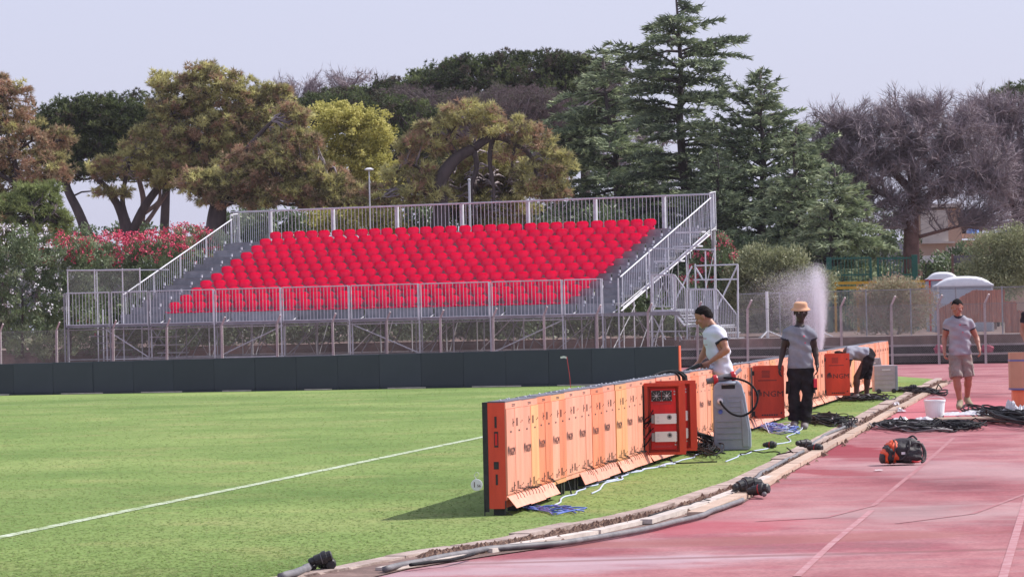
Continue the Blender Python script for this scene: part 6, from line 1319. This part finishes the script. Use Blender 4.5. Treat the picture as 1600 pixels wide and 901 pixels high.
# --- man walking on the track
d = 55.5; b0 = G(1504, 636); b0.y = d
K = Kpx(b0, d, dict(pelvis=(1500.5,553,0), neck=(1497.5,495,-.02), head=(1495.5,479.5,-.09), shL=(1514.5,504,0), shR=(1481,505,0), elL=(1526,528,.04), elR=(1475.5,529,.05), wrL=(1530,544,-.10), wrR=(1475.5,548,-.08), haL=(1532.5,555,-.16), haR=(1476,559,-.12),
     hipL=(1508.5,558,0), hipR=(1492,558,0), knL=(1513,590,-.02), knR=(1494.5,592,-.12), anL=(1511,621,.22), anR=(1500,627,-.10), toeL=(1517.5,633,.06), toeR=(1498.5,636,-.28)))
K['hfw'] = np.array((-.10, -1, -.42)); K['hup'] = np.array((0, -.42, 1))
build_person('bare-headed man in a grey t-shirt and cargo shorts walking on the track', b0, K, dict(id='walker', skin=M['skin_tan2'], hair=M['hair'], shirt=[M['shirt_grey2'], M['ringer'], M['shirt_print']], marks=[(.01,.11,.775,.79,1,1), (-.005,.018,.785,.81,1,2), (.03,.05,.57,.61,1,2)],
    pants=M['pants_khaki'], shorts=True, shoe=[M['shoe_tan'], M['sole']], hem=-.01, baggy=.012, legend=.95, flare=.020, sleeve=.42, curl=1.0, build=1.0, hipk=.012, pockets=[('L', .62, (.12, .17), M['pants_khaki']), ('R', .62, (.12, .17), M['pants_khaki'])]))
# --- man working at the board, seen from behind and the side
d = 43.6; b0 = G(1136, 690); b0.y = d; b0.z = 0
K = Kpx(b0, d, dict(pelvis=(1132,600,.05), neck=(1113,508,.0), head=(1098.5,494,.03), shL=(1112,517,.17), shR=(1124,520,-.14), elL=(1100,552,.30), elR=(1135,547,-.22), wrL=(1092,566,.30), wrR=(1108,566,-.13), haL=(1086,570,.30), haR=(1096,573,-.10),
     hipL=(1128,606,.13), hipR=(1136,606,-.04), knL=(1126,650,.12), knR=(1138,651,-.05), anL=(1128,689,.12), anR=(1142,691,-.02)))
K['anL'][2] = .09; K['anR'][2] = .09; K['toeL'] = K['anL']+np.array((-.16, .03, -.06)); K['toeR'] = K['anR']+np.array((-.16, .0, -.06))
K['hfw'] = np.array((-.85, .22, -.50)); K['hup'] = np.array((-.45, .05, .9)); K['pnR'] = np.array((-.2, .9, -.2)); K['pnL'] = np.array((0, 0, -1))
build_person('man in a pale t-shirt leaning over the orange board behind the grey tank', b0, K, dict(id='worker', skin=M['skin_tan'], hair=M['hair'], shirt=[M['shirt_pale'], M['ringer'], M['shirt_print2']], marks=[(-.08,.06,.80,.83,-1,2), (-.07,.05,.70,.72,-1,2), (-.09,.0,.36,.39,-1,2)],
    pants=M['pants_khaki'], shorts=True, shoe=[M['shoe_tan'], M['sole']], hem=.02, baggy=.03, legend=.95, flare=.02, sleeve=.50, curl=1.2, build=1.22))
dv = thing('tablet_case', 'black case held by the man at the board on top of the orange cabinets', 'case', P(1082, 577, 43.4).to_tuple(), -.25); MB().box(-.15,.12,-.09,.09,-.01,.03, Matrix.Rotation(-.42, 4, 'Y')).build('body', M['black'], dv, bevel=.006); MB().box(-.10,.10,-.07,.07,.031,.036, Matrix.Rotation(-.42, 4, 'Y')).build('keyboard', M['galv_dark'], dv)
gv = None
# --- man bending over beside the open door
d = 62.4; b0 = G(1346, 625); b0.y = d
K = Kpx(b0, d, dict(pelvis=(1356,554,0), neck=(1324,549,0), head=(1311,559,0), shL=(1328,553,.17), shR=(1328,554,-.17), elL=(1323,575,.15), elR=(1324,578,-.16), wrL=(1322,593,.10), wrR=(1325,598,-.12), haL=(1321,602,.06), haR=(1325,608,-.10),
     hipL=(1356,560,.09), hipR=(1357,560,-.09), knL=(1355,588,.12), knR=(1339,589,-.10), anL=(1354,617,.14), anR=(1338,618,-.12), toeL=(1343,622,.10), toeR=(1327,623,-.14)))
K['hfw'] = np.array((-.35, 0, -1)); K['hup'] = np.array((-1, 0, .3)); K['pelvis'] += np.array((0, 0, 0))
build_person('man in black trousers bending right down beside an open orange door', b0, K, dict(id='bender', skin=M['skin_mid'], hair=M['hair'], shirt=[M['shirt_grey2'], M['ringer'], M['shirt_print']], marks=[], pants=M['pants_black'], shoe=[M['shoe_grey'], M['sole']], hem=-.0, baggy=.022, legend=1.12, flare=.01, sleeve=.35, curl=.8, build=.98, h=.011))
# --- man cut by the right edge
d = 66.0; b0 = G(1612, 612); b0.y = d; s_ = FPX/d; bx, bz = b0.x, 0
K = dict(pelvis=(0,0,.93), neck=(0,0,1.46), head=(-.02,-.03,1.60), shL=(.18,0,1.42), shR=(-.18,0,1.42), elL=(.23,.0,1.13), elR=(-.24,.02,1.13), wrL=(.24,-.05,.88), wrR=(-.20,-.14,.93), haL=(.24,-.08,.79), haR=(-.18,-.2,.86),
     hipL=(.09,0,.90), hipR=(-.09,0,.90), knL=(.10,-.02,.48), knR=(-.10,-.02,.48), anL=(.11,0,.085), anR=(-.11,0,.085), toeL=(.12,-.17,.035), toeR=(-.12,-.17,.035)); K['hfw'] = (0, -1, -.3); K['hup'] = (0, -.2, 1)
b0.z = 0; b0.x = P(1618, 560, d).x
build_person('man in a black t-shirt half cut off by the right edge of the photo', b0, K, dict(id='edge', skin=M['skin_tan'], hair=M['hair'], shirt=[M['pants_black'], M['ringer'], M['ringer']], pants=M['pants_khaki'], shoe=[M['shoe_grey'], M['sole']], hem=-.02, baggy=.02, legend=1.95, sleeve=.5, h=.014))
